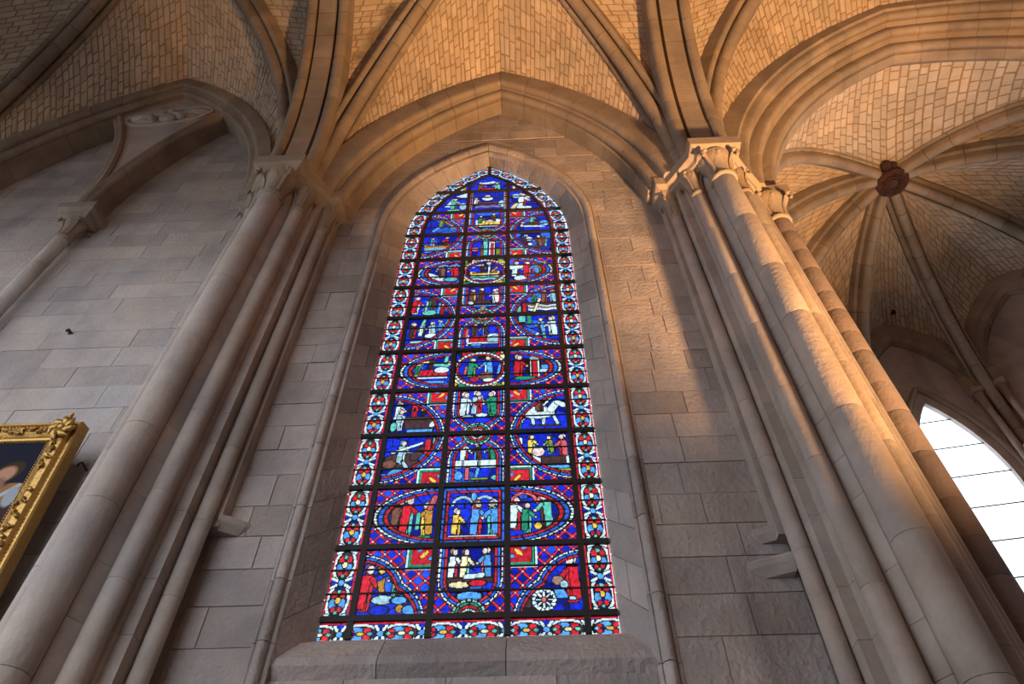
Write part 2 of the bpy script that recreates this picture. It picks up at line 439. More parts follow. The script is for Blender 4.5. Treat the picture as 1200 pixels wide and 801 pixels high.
blocks(wb, 'stone_block', fr_back, [(lim_left, lim_right)], 11.645, 13.0, 0.25, 0.5, 'ashlar', proud=0.003, joint=0.007, thick=0.06)
# exterior face, opening just wider than the glass
hole_wall('wall_exterior', lambda x, d, z: Vector((x, 4.66+d, z)), -13.0, 3.35, 0.0, 16.2, CW, 1.85, 10.2, 13.4, 3.80, 'mortar', 0.4,
          'outer face of the wall that holds the stained glass')

# ---- window surround: roll moulding, splayed reveal stones, sill
ws = empty('window_surround'); ws.location = (CW, YW, 2.6)
tag(ws, 'stone roll moulding and splayed reveal framing the stained glass window', 'window frame')
off = ws.location
def mould_prof(sg):   # (across from inner edge, depth toward camera)
    return [(0.0, 0.06), (0.0, -.005), (.02, -.012), (.03, -.004)] + [(.075+.042*math.cos(math.radians(a)), -.012-.042*math.sin(math.radians(a))) for a in (170, 140, 110, 90, 70, 40, 10)] + [(.12, -.004), (.135, -.014), (.152, -.005), (.152, .06)]
for i, sg in ((0, -1), (1, 1)):
    z = 2.6
    while z < 9.1-0.01:
        zt = min(9.1, z+0.55*RNG.uniform(.8, 1.2)); mb = MB()
        if 9.1-zt < .15: zt = 9.1
        mb.loft([[Vector((CW+sg*(1.235+b), YW+d, q))-off for b, d in mould_prof(sg)] for q in (z+.003, zt-.003)])
        mb.build('moulding_stone', 'ashlar', ws, 35); z = zt
    arc = Arc((CW+sg*1.235, YW), 9.1, (CW, YW), 11.20)
    nv = 8
    for k in range(nv):
        mb = MB(); loops = []
        for j in range(4):
            q = (k+.01+(.98)*j/3)/nv
            loops.append([Vector((*arc.at(q, b*(1+.9*q)).xy, arc.at(q, b*(1+.9*q)).z))+Vector((0, d, 0))-off for b, d in mould_prof(sg)])
        mb.loft(loops); mb.build('moulding_stone', 'ashlar', ws, 35)
    # reveal between moulding and glass
    ii = ri_arc[i]; gg = gl_arc[i]
    edges = []
    zs_ = [3.62+(9.1-3.62)*k/17 for k in range(18)]
    inner = [Vector((CW+sg*1.235, YW+.0, z)) for z in zs_]; outer = [Vector((CW+sg*1.0625, YG+.01, 3.93+(9.35-3.93)*k/17)) for k in range(18)]
    nA = 9
    for k in range(1, nA+1):
        inner.append(ii.at(k/nA)); p = gg.at(k/nA); outer.append(Vector((p.x, YG+.01, p.z)))
    for k in range(len(inner)-1):
        a0 = inner[k].lerp(inner[k+1], .012); a1 = inner[k].lerp(inner[k+1], .988)
        b0 = outer[k].lerp(outer[k+1], .012); b1 = outer[k].lerp(outer[k+1], .988)
        cut = RNG.uniform(.35, .65) if k % 2 and k < 17 else None
        segs = [(0, 1)] if cut is None else [(0, cut-.012), (cut+.012, 1)]
        outw = Vector((sg*.12, .02, 0)) if k < 17 else Vector((0, .02, .12))
        for s0, s1 in segs:
            quad = [a0.lerp(b0, s0), a0.lerp(b0, s1), a1.lerp(b1, s1), a1.lerp(b1, s0)]
            mb = MB(); mb.loft([[q-off for q in quad], [q+outw-off for q in quad]]); mb.build('reveal_stone', 'ashlar', ws)
    mb = MB()   # mortar behind the reveal
    mb.loft([[p+Vector((sg*.01, .003, .004))-off for p in inner], [p+Vector((sg*.01, .003, .004))-off for p in outer]], caps=False, closed=False)
    mb.build('reveal_bed', 'mortar', ws)
# sloping sill in three stones and the apron below it
xs = [CW-1.25, CW-.55, CW+.28, CW+1.25]
for k in range(3):
    mb = MB(); a, b = xs[k]+.003, xs[k+1]-.003
    prof = [(YG+.02, 3.945), (YG-.10, 3.875), (YW+.03, 3.70), (YW+.015, 3.64), (YW+.06, 3.56), (YG+.02, 3.5)]
    mb.loft([[Vector((x, y, z))-off for y, z in prof] for x in (a, b)]); mb.build('sill_stone', 'ashlar', ws)
xs = [CW-1.235, CW-.75, CW-.1, CW+.6, CW+1.235]
for r_ in range(3):
    for k in range(4):
        dx = .22*(r_ % 2)*(1 if 0 < k < 4 else 0); dx2 = .22*(r_ % 2)*(1 if k+1 < 4 else 0)
        mb = MB(); mb.box(xs[k]+dx+.003-off.x, xs[k+1]+dx2-.003-off.x, YW+.045-off.y, YW+.2-off.y, 2.66+.3*r_+.003-off.z, 2.96+.3*r_-.003-off.z)
        mb.build('apron_stone', 'ashlar', ws)

# ---- clustered piers
def inset(poly, d):
    out = []; n = len(poly)
    for i in range(n):
        p0, p1, p2 = Vector(poly[i-1]), Vector(poly[i]), Vector(poly[(i+1) % n])
        e1 = (p1-p0).normalized(); e2 = (p2-p1).normalized()
        n1 = Vector((-e1.y, e1.x)); n2 = Vector((-e2.y, e2.x)); m_ = n1+n2
        if m_.length < 1e-6: m_ = n1
        m_.normalize(); k = d/max(.35, m_.dot(n1)); out.append(tuple(p1+m_*k))
    return out
def capital(root, off, x, y, r, sc, z0=8.72, ztop=9.17):
    h = ztop-z0; zz = z0-off.z; X, Y = x-off.x, y-off.y
    mb = MB(); mb.lathe(X, Y, [(r, zz-.03), (r*1.16, zz-.012), (r*1.24, zz+.012), (r*1.16, zz+.036), (r*.98, zz+.045), (r*1.0, zz+h*.35), (r*1.12, zz+h*.6), (r*1.42, zz+h*.85), (r*1.6, zz+h*.96), (r*1.62, zz+h+.05)], 20)
    c = mb.build('capital', 'capital', root, 50)
    for k in range(4):
        a = math.radians(45+90*k); d = Vector((math.cos(a), math.sin(a), 0)); sd = Vector((-d.y, d.x, 0)); P = Vector((X, Y, zz))
        mb = MB()       # stem that leaves the bell and curls under the corner of the abacus
        pts = [P+d*(r*q)+Vector((0, 0, h*w)) for q, w in ((1.0, .14), (1.06, .40), (1.28, .66), (1.75, .88), (2.12, .93), (2.28, .80), (2.14, .68))]
        mb.tube(pts, [r*q for q in (.20, .17, .16, .17, .20, .20, .12)], 6)
        for sg in (-1, 1): mb.ball(pts[4]+sd*sg*r*.26+Vector((0, 0, -h*.06)), r*.24, 6, 4)
        mb.build('crocket', 'capital', c, 60)
        a2 = a+math.pi/4; mb = MB(); loops = []
        for j in range(6):
            t = j/5; wd = (.62*math.sin(math.pi*(.12+.80*t)))*.9; rr = r*(1.03+.08*t+.5*t**3)
            loops.append([(X+rr*q*math.cos(a2+g), Y+rr*q*math.sin(a2+g), zz+h*(.12+.80*t)) for g, q in ((-wd, .97), (-wd*.4, 1.05), (0, 1.0), (wd*.4, 1.05), (wd, .97), (0, .86))])
        mb.loft(loops); mb.build('leaf', 'capital', c, 50)
    return c
def shaft(root, off, x, y, r, z0, z1, dl, m='pier', name='shaft', n=22):
    mb = MB(); mb.lathe(x-off.x, y-off.y, [(r*.955, z0-off.z), (r*.955, z1-off.z)], 12)
    core = mb.build(name, 'mortar', root)
    z = z0
    while z < z1-.01:
        zt = z+dl*RNG.uniform(.75, 1.25)
        if z1-zt < dl*.4: zt = z1
        k = RNG.uniform(.992, 1.006); mb = MB()
        mb.lathe(x-off.x, y-off.y, [(r*k*.985, z+.002-off.z), (r*k, z+.010-off.z), (r*k, zt-.010-off.z), (r*k*.985, zt-.002-off.z)], n)
        mb.build('drum', m, core, 50); z = zt
    return core
def core_stones(root, off, poly, z0, z1, h, m='pier'):
    z = z0
    while z < z1-.01:
        zt = z+h*RNG.uniform(.85, 1.2)
        if z1-zt < h*.5: zt = z1
        mb = MB(); mb.loft([[(x-off.x, y-off.y, q-off.z) for x, y in inset(poly, i_)] for q, i_ in ((z+.001, .002), (z+.003, 0), (zt-.003, 0), (zt-.001, .002))])
        mb.build('core_stone', m, root); z = zt
def abacus(root, off, poly):
    mb = MB(); mb.loft([[(x-off.x, y-off.y, z-off.z) for x, y in inset(poly, d)] for z, d in ((9.12, .13), (9.16, .13), (9.19, .075), (9.25, .055), (9.27, .02), (9.29, .0), (9.46, 0), (9.461, .05))])
    return mb.build('abacus', 'capital', root, 30)

SIDE = [(.58, 4.55), (.58, 4.19), (.425, 4.19), (.425, 3.985), (.34, 3.985), (.34, 3.93), (.18, 3.85), (.12, 3.74)]
SIDE_LOW = [(.42, 4.55), (.42, 4.19), (.425, 4.19)] + SIDE[3:]
SIDE_CH = [(.95, 4.9), (.95, 4.36), (.64, 4.30), (.52, 4.14), (.40, 4.0), (.34, 3.93), (.18, 3.85), (.12, 3.74)]
AB = [(.66, 4.5), (.66, 3.96), (.53, 3.96), (.30, 3.63), (.30, 3.46)]
AB_CH = [(1.02, 4.95), (1.02, 4.12), (.68, 4.13), (.62, 4.0), (.40, 3.77), (.30, 3.65), (.30, 3.46)]
def make_pier(c, label, chapel):
    root = empty('clustered_pier'); root.location = (c, 4.0, 0); off = root.location
    tag(root, label, 'pier', 'clustered wall piers')
    # counter-clockwise from the back right corner
    def ring(pos, neg): return [(c-a, y) for a, y in neg]+[(c+a, y) for a, y in reversed(pos)]
    pos = SIDE_CH if chapel else SIDE
    z_cut = 4.62 if not chapel else 4.42
    low_p, low_n = (SIDE_CH, SIDE_LOW) if chapel else (SIDE_LOW, SIDE)
    core_stones(root, off, ring(low_p, low_n), 0.25, z_cut, .36)
    core_stones(root, off, ring(pos, SIDE), z_cut, 9.24, .36)
    zb = .45
    mb = MB(); poly = ring([(a*1.12, y if y > 4.3 else y-.06) for a, y in (AB_CH if chapel else AB)], [(a*1.12, y if y > 4.3 else y-.06) for a, y in AB])
    mb.loft([[(x-off.x, y-off.y, z) for x, y in inset(poly, d)] for z, d in ((0, 0), (.3, 0), (.36, .05), (.5, .08))]); mb.build('base', 'pier', root)
    specs = [(0, 3.68, .128, .9, .115), (.265, 3.86, .078, .8, .085), (-.265, 3.86, .078, .8, .085), (-.49, 4.13, .064, .7, .075)]
    if not chapel: specs.append((.49, 4.13, .064, .7, .075))
    for dx, y, r, dl, sc in specs:
        shaft(root, off, c+dx, y, r, zb, 8.72, dl); capital(root, off, c+dx, y, r, sc)
    if chapel:
        shaft(root, off, c+.74, 4.27, .13, zb, 8.72, .36, 'coursed'); capital(root, off, c+.74, 4.27, .13, .115)
        for dx, y, r in ((.415, 3.975, .045), (.535, 4.10, .042)): shaft(root, off, c+dx, y, r, zb, 9.2, .8, 'pier', 'fillet_roll', 12)
    abacus(root, off, ring(AB_CH if chapel else AB, AB))
    return root
make_pier(CL, 'cluster of stone wall shafts with crocket capitals beside the gilt framed painting', False)
make_pier(CR, 'cluster of stone wall shafts with crocket capitals at the chapel entrance', True)

# corbel stones where the pier flanks stop above the wall
def corbel(tip, xo, y0, z, h, label):
    o = empty('corbel_stone'); o.location = (xo, YW, z); q = o.location; tag(o, label, 'corbel')
    yb = YW+.03; tri = [(tip, yb), (xo, yb), (xo, y0), (tip+(xo-tip)*.25, YW-.04)]
    def lp(k, zz): return [Vector((xo+(a-xo)*k, yb+(b-yb)*k, zz))-q for a, b in tri]
    mb = MB(); mb.loft([lp(.70, z-h), lp(.96, z-h*.35), lp(1, z-.012), lp(1, z)]); mb.build('block', 'pier', o)
    mb = MB(); mb.loft([lp(1.0, z+.002), lp(.97, z+.02), lp(.9, z+.03)]); mb.build('weathering', 'ashlar', o)
corbel(-2.13, -2.36, 4.17, 4.70, .09, 'small wedge shaped corbel stone under the pier flank near the painting')
corbel(1.53, 1.74, 4.20, 4.50, .08, 'small wedge shaped corbel stone under the chapel side pier flank')
corbel(1.42, 1.76, 4.17, 4.25, .10, 'long projecting corbel slab below the small wedge on the chapel side')

# ---- ribs and arches of the aisle vault
KEYC, KEYL, KEYR = (CB, 1.65), (CLB, 1.55), (6.0, 1.2)
A = {}
A['cL'] = Arc((CL+.36, 3.80), ZAB, KEYC, 14.6); A['cR'] = Arc((CR-.36, 3.80), ZAB, KEYC, 14.6)
A['lR'] = Arc((CL-.36, 3.80), ZAB, KEYL, 15.0); A['lL'] = Arc((CLB-2.46, 3.80), ZAB, KEYL, 15.0)
A['rL'] = Arc((CR+.33, 3.76), ZAB, KEYR, 14.9)
A['tL'] = Arc((CL, 3.62), ZAB, (CL, 1.6), 14.3); A['tR'] = Arc((CR, 3.62), ZAB, (CR, 1.6), 14.3)
rib(A['cL'], P_DIAG, 'diagonal_rib', 'diagonal vault rib over the stained glass springing from the pier beside the painting', 'vault rib')
rib(A['cR'], P_DIAG, 'diagonal_rib', 'diagonal vault rib over the stained glass springing from the chapel side pier', 'vault rib')
rib(A['lR'], P_DIAG, 'diagonal_rib', 'dim diagonal rib curving over the blind arch away from the clustered pier', 'vault rib')
rib(A['lL'], P_DIAG, 'diagonal_rib', 'dim diagonal rib rising over the bay of the painting from beyond it', 'vault rib')
rib(A['rL'], P_DIAG, 'diagonal_rib', 'slender diagonal rib rising between transverse rib and chapel entrance arch', 'vault rib')
rib(A['tL'], P_TRANS, 'transverse_rib', 'broad moulded transverse rib above the pier beside the painting', 'vault rib')
rib(A['tR'], P_TRANS, 'transverse_rib', 'broad moulded transverse rib above the pier at the chapel entrance', 'vault rib')
# second halves of the transverse ribs and diagonals run on over the camera
for c, nm in ((CL, 'the painting'), (CR, 'the chapel')):
    rib(Arc((c, -.42), ZAB, (c, 1.6), 14.3), P_TRANS, 'transverse_rib', 'far half of the transverse rib over the aisle on the side of '+nm, 'vault rib')
form_a = [(.32, .55), (.32, 0), (.06, 0), (.055, .03)] + roll(-.01, .085, .065, -35, -200, 7)[:6] + [(-.06, .17), (-.085, .20)] + roll(-.13, .235, .062, -40, -190, 6) + [(-.20, .30), (-.20, .55)]
def formeret(c, hw, y, zsl, zsr, zk, name, label, prof=form_a):
    root = empty(name); root.location = (c-hw, y, ZAB); tag(root, label, 'arch'); off = root.location
    arcs = [Arc((c-hw, y), zsl, (c, y), zk, ZAB-.05), Arc((c+hw, y), zsr, (c, y), zk, ZAB-.05)]
    for i, arc in enumerate(arcs):
        n = max(5, int(arc.length()/.45)); sg = 1 if i == 0 else -1
        for k in range(n):
            mb = MB(); mb.loft([[arc.at((k+.006+.988*j/3)/n, b, sg*a)-off for a, b in prof] for j in range(4)])
            mb.build('voussoir', 'rib', root, 35)
    return arcs
fB = formeret(CB, 1.94, 4.05, 8.75, 8.6, 12.69, 'wall_arch', 'pointed moulded wall arch enclosing the stained glass window')
form_s = [(.34, .34), (.34, 0), (.05, 0)] + roll(.0, .05, .048, -40, -200, 6) + [(-.05, .11), (-.065, .13)] + roll(-.09, .17, .045, -40, -190, 6) + [(-.14, .22), (-.14, .34)]
fL = formeret(CLB, 2.15, 3.97, 8.5, 9.1, 13.25, 'wall_arch', 'dim pointed moulded wall arch enclosing the blind tracery near the painting', form_s)

# chapel entrance arch, turned a little toward the aisle
ANG = math.radians(-12); TV = Vector((math.cos(ANG), math.sin(ANG), 0)); S0 = Vector((3.2, 4.25, 0)); HS = 2.9
SA = S0+TV*HS; S1 = S0+TV*2*HS
chA = [Arc(S0, 8.8, SA, 13.0, ZAB-.05), Arc(S1, 8.8, SA, 13.0, ZAB-.05)]
chp = [(.34, .75), (.34, .10), (.30, .04), (.26, .0), (.12, 0), (.115, .02)] + roll(.045, .075, .07, -30, -200, 7)[:6] + [(-.01, .19), (-.08, .21), (-.10, .20)] + roll(-.165, .235, .068, -35, -195, 7)[:6] + [(-.21, .36), (-.28, .38), (-.30, .36)] + roll(-.36, .39, .065, -35, -195, 7)[:6] + [(-.43, .45), (-.47, .47), (-.47, .9)]
root = empty('chapel_arch'); root.location = (S0.x, S0.y, ZAB); off = root.location
tag(root, 'heavy pointed arch of several rolls opening into the side chapel', 'arch')
for i, arc in enumerate(chA):
    n = 13; sg = 1 if i == 0 else -1
    for k in range(n):
        if i == 1 and k > 0 and not in_view(arc.at(k/n), 400): pass
        mb = MB(); mb.loft([[arc.at((k+.005+.99*j/3)/n, b, sg*a)-off for a, b in chp] for j in range(4)])
        mb.build('voussoir', 'rib', root, 35)
# far pier that carries the other end of the chapel arch
mb = MB(); mb.box(S1.x-.1, S1.x+.9, S1.y-.7, S1.y+.7, 0, 9.41); o = mb.build('wall_pier', 'pier'); tag(o, 'plain pier at the far end of the chapel entrance arch', 'pier', kind='structure')

# ---- vault webs
def at(arc, b=.24, a=0.0): return lambda q: arc.at(q, b, a)
web([(at(fB[0], .42, -.05), at(A['cL'])), (at(fB[1], .42, .05), at(A['cR']))], 'warm lit vault web of small stones above the stained glass wall arch')
web([(at(A['tL']), at(A['cL']))], 'vault web between transverse and diagonal ribs on the painting side of the window bay')
web([(at(A['tR']), at(A['cR']))], 'vault web between transverse and diagonal ribs on the chapel side of the window bay')
web([(at(fL[0], .28, -.05), at(A['lL'])), (at(fL[1], .28, .05), at(A['lR']))], 'dim vault web of small stones above the blind traceried wall arch')
web([(at(A['tL']), at(A['lR']))], 'vault web between the dim diagonal rib and the transverse rib')
lL2 = Arc((CLB*2-CL, 3.62), ZAB, (CLB*2-CL, 1.6), 14.3)
web([(at(lL2), at(A['lL']))], 'dim vault web beyond the rib over the painting bay')
web([(at(A['tR']), at(A['rL']))], 'vault web between the transverse rib and the slender rib near the chapel')
A['rR'] = Arc((S1.x+.3, S1.y-.6), ZAB, KEYR, 14.9)
web([(at(chA[0], .62, -.40), at(A['rL'])), (at(chA[1], .62, .40), at(A['rR']))], 'vault web above the heavy chapel entrance arch')
# the other half of the aisle vault over the camera keeps the space closed
for nm, (k1, zk1, x0, x1) in {'painting bay': (KEYL, 15.0, CLB*2-CL, CL), 'window bay': (KEYC, 14.6, CL, CR), 'chapel bay': (KEYR, 14.9, CR, 10.2)}.items():
    d0 = Arc((x0+.36, -.6), ZAB, k1, zk1); d1 = Arc((x1-.36, -.6), ZAB, k1, zk1)
    t0 = Arc((x0, -.42), ZAB, (x0, 1.6), 14.3); t1 = Arc((x1, -.42), ZAB, (x1, 1.6), 14.3)
    f0 = Arc((x0+.6, -.8), ZAB, ((x0+x1)/2, -.8), 13.2); f1 = Arc((x1-.6, -.8), ZAB, ((x0+x1)/2, -.8), 13.2)
    web([(at(t0), at(d0)), (at(t1), at(d1)), (at(f0), at(d0)), (at(f1), at(d1))], 'half of the %s vault away from the outer wall' % nm)

# ---- wall of the bay with the painting: ashlar and blind tracery
wl = MB(); wl.box(-13, -2.5, YW+.004, YW+.3, 0, 16); wl = wl.build('wall_left', 'mortar')
tag(wl, 'pale ashlar wall behind the painting and the blind tracery', 'wall', kind='structure')
def ll(z):
    if z < 9.5: return -9.2
    d = fL[0].d_at_z(z, .25); return min(CLB, CLB-2.15+max(-.4, d))
def lr(z):
    if z < 9.5: return -3.36
    d = fL[1].d_at_z(z, .25); return max(CLB, CLB+2.15-max(-.4, d))
blocks(wl, 'stone_block', fr_back, [(ll, lr)], 3.0, 13.5, 0.29, 0.75, 'ashlar_left', proud=0.005, joint=0.005, thick=0.06)

bt = empty('blind_tracery'); XM, YM = -5.68, 4.17; bt.location = (XM, YW, 0); off = bt.location
tag(bt, 'dim blind tracery of two pointed arches on a slender colonnette high on the wall', 'tracery')
shaft(bt, off, XM, YM, .082, .4, 8.86, 1.3, 'ashlar_left', 'colonnette')
mb = MB(); mb.lathe(XM-off.x, YM-off.y, [(.2, 0), (.2, .25), (.13, .42), (.1, .45)], 12); mb.build('colonnette_base', 'pier', bt)
capital(bt, off, XM, YM, .082, .085, 8.86, 9.22)
mb = MB(); poly = [(XM-.24, YW+.05), (XM-.24, YM-.19), (XM+.24, YM-.19), (XM+.24, YW+.05)]
mb.loft([[(x-off.x, y-off.y, z) for x, y in inset(poly, d)] for z, d in ((9.24, .10), (9.27, .06), (9.33, .045), (9.36, 0), (9.48, 0), (9.481, .03))]); mb.build('abacus', 'capital', bt)
sub = [Arc((XM+.10, 4.07), 9.3, (XM+1.13, 4.07), 12.75, 9.42), Arc((XM-.10, 4.07), 9.3, (XM-1.13, 4.07), 12.75, 9.42), Arc((XM-2.16, 4.07), 9.3, (XM-1.13, 4.07), 12.75, 9.42)]
sprof = [(.27, .16), (.27, 0), (.05, 0)] + roll(-.01, .05, .055, -60, -200, 6) + [(-.08, .09), (-.085, .125), (-.06, .16)]
for i, arc in enumerate(sub):
    n = 7; sg = (1, -1, 1)[i]
    for k in range(n):
        mb = MB(); mb.loft([[arc.at((k+.006+.988*j/3)/n*(.985 if i == 0 else 1), b, sg*a)-off for a, b in sprof] for j in range(4)])
        mb.build('arch_stone', 'rib', bt, 35)
def plate(lo, hi, z0, z1, n=14, y0=4.04, name='spandrel'):
    mb = MB(); loops = []
    for k in range(n+1):
        z = z0+(z1-z0)*k/n; a, b = lo(z), hi(z)
        if b-a < .01: b = a+.01
        loops.append([Vector(v)-off for v in ((a, y0, z), (b, y0, z), (b, YW+.03, z), (a, YW+.03, z))])
    mb.loft(loops); return mb.build(name, 'ashlar_left', bt, 20)
sL = lambda z: XM-.10-sub[1].d_at_z(z, .05)
sR = lambda z: XM+.10+sub[0].d_at_z(z, .05)
fl_ = lambda z: CLB-2.15+fL[0].d_at_z(z, .2)
fr_ = lambda z: CLB+2.15-fL[1].d_at_z(z, .2)
plate(sL, sR, 9.45, 12.6)
plate(lambda z: min(CLB, fl_(z)), lambda z: max(CLB, fr_(z)), 12.603, 13.35, 8)
plate(fl_, lambda z: XM-2.16+sub[2].d_at_z(z, .05), 9.5, 12.6)
# carved oval in the spandrel
oc = Vector((-5.66, 4.03, 12.42)); ax = Vector((.96, 0, .22)).normalized(); az = Vector((0, 0, 1))
rm = MB(); rm.tube([oc+ax*(.66*math.cos(t))+az*(.30*math.sin(t))-off for t in [2*math.pi*k/28 for k in range(29)]], .032, 6)
ring_o = rm.build('carved_ring', 'ashlar_left', bt, 60)
for dx, dz, s in ((-.40, .02, .19), (.40, .03, .19), (-.33, -.10, .13), (.32, -.09, .13)):
    c = oc+ax*dx+az*dz-off; mb = MB(); mb.ball(c, s, 12, 7, 1.25, .42, .62); mb.build('carved_lobe', 'ashlar_left', ring_o, 60)
mb = MB(); c = oc-off
mb.ball(c+Vector((0, -.02, .12)), .085, 10, 6, .9, .8, 1.1); mb.ball(c+Vector((0, 0, -.06)), .15, 10, 6, 1.1, .5, .9)
for sg in (-1, 1):
    mb.tube([c+Vector((sg*.1, -.03, .0)), c+Vector((sg*.2, -.06, -.08)), c+Vector((sg*.27, -.03, .03))], [.05, .045, .03], 6)
    mb.ball(c+Vector((sg*.24, -.04, -.13)), .07, 8, 5)
mb.build('carved_figure', 'ashlar_left', ring_o, 60)

# ---- chapel: boss, ribs, facets, windows
VX = [Vector((3.40, 4.62, 0))]
for deg, r_ in ((176, 3.4), (137, 3.4), (98, 3.3), (62, 3.3), (17, 3.4), (334, 3.4)):
    VX.append(Vector((BOSS.x+r_*math.cos(math.radians(deg)), BOSS.y+r_*math.sin(math.radians(deg)), 0)))
VX.append(Vector((S1.x-.15, S1.y+.45, 0)))
cr = [Arc(v, 9.2, BOSS, 13.2) for v in VX]
crl = ['chapel rib running from the boss to the pier beside the stained glass bay', 'chapel rib that dives behind the coursed shaft just under its capital',
       'chapel rib between the coursed shaft capital and the upright dark edged rib', 'upright chapel rib with dark groove beside the narrow web holding the hook',
       'long chapel rib descending past the capital above the bright window', 'chapel rib descending toward the second wall arch beyond the bright window',
       'nearly level chapel rib leaving the boss away from the window wall', 'chapel rib climbing from the boss toward the heavy entrance arch']
for a, lb in zip(cr, crl): rib(a, P_CHAP, 'chapel_rib', lb, 'vault rib', q1=.955)
bo = empty('vault_boss'); bo.location = BOSS; tag(bo, 'round carved dark red keystone where the chapel ribs meet', 'boss')
mb = MB(); mb.lathe(0, 0, [(.02, -.10), (.20, -.09), (.27, -.05), (.29, .02), (.27, .10), (.22, .3)], 24); disc = mb.build('disc', 'boss', bo, 40)
for k in range(10):
    a = 2*math.pi*k/10; pts = [Vector((.2*math.cos(a+t*1.4)*(1-.55*t), .2*math.sin(a+t*1.4)*(1-.55*t), -.105-.012*t)) for t in (0, .25, .5, .75, 1)]
    mb = MB(); mb.tube(pts, [.02, .026, .024, .02, .012], 6); mb.build('carved_leaf', 'boss', disc, 60)
mb = MB(); mb.tube([(.27*math.cos(2*math.pi*k/24), .27*math.sin(2*math.pi*k/24), -.045) for k in range(25)], .022, 6); mb.build('rim', 'boss', disc, 60)
mb = MB(); mb.ball((-.16, -.30, .06), .10, 10, 6, 1, 1, .8); mb.ball((-.05, -.33, .03), .06, 8, 5); mb.build('carved_head', 'boss', bo, 60)

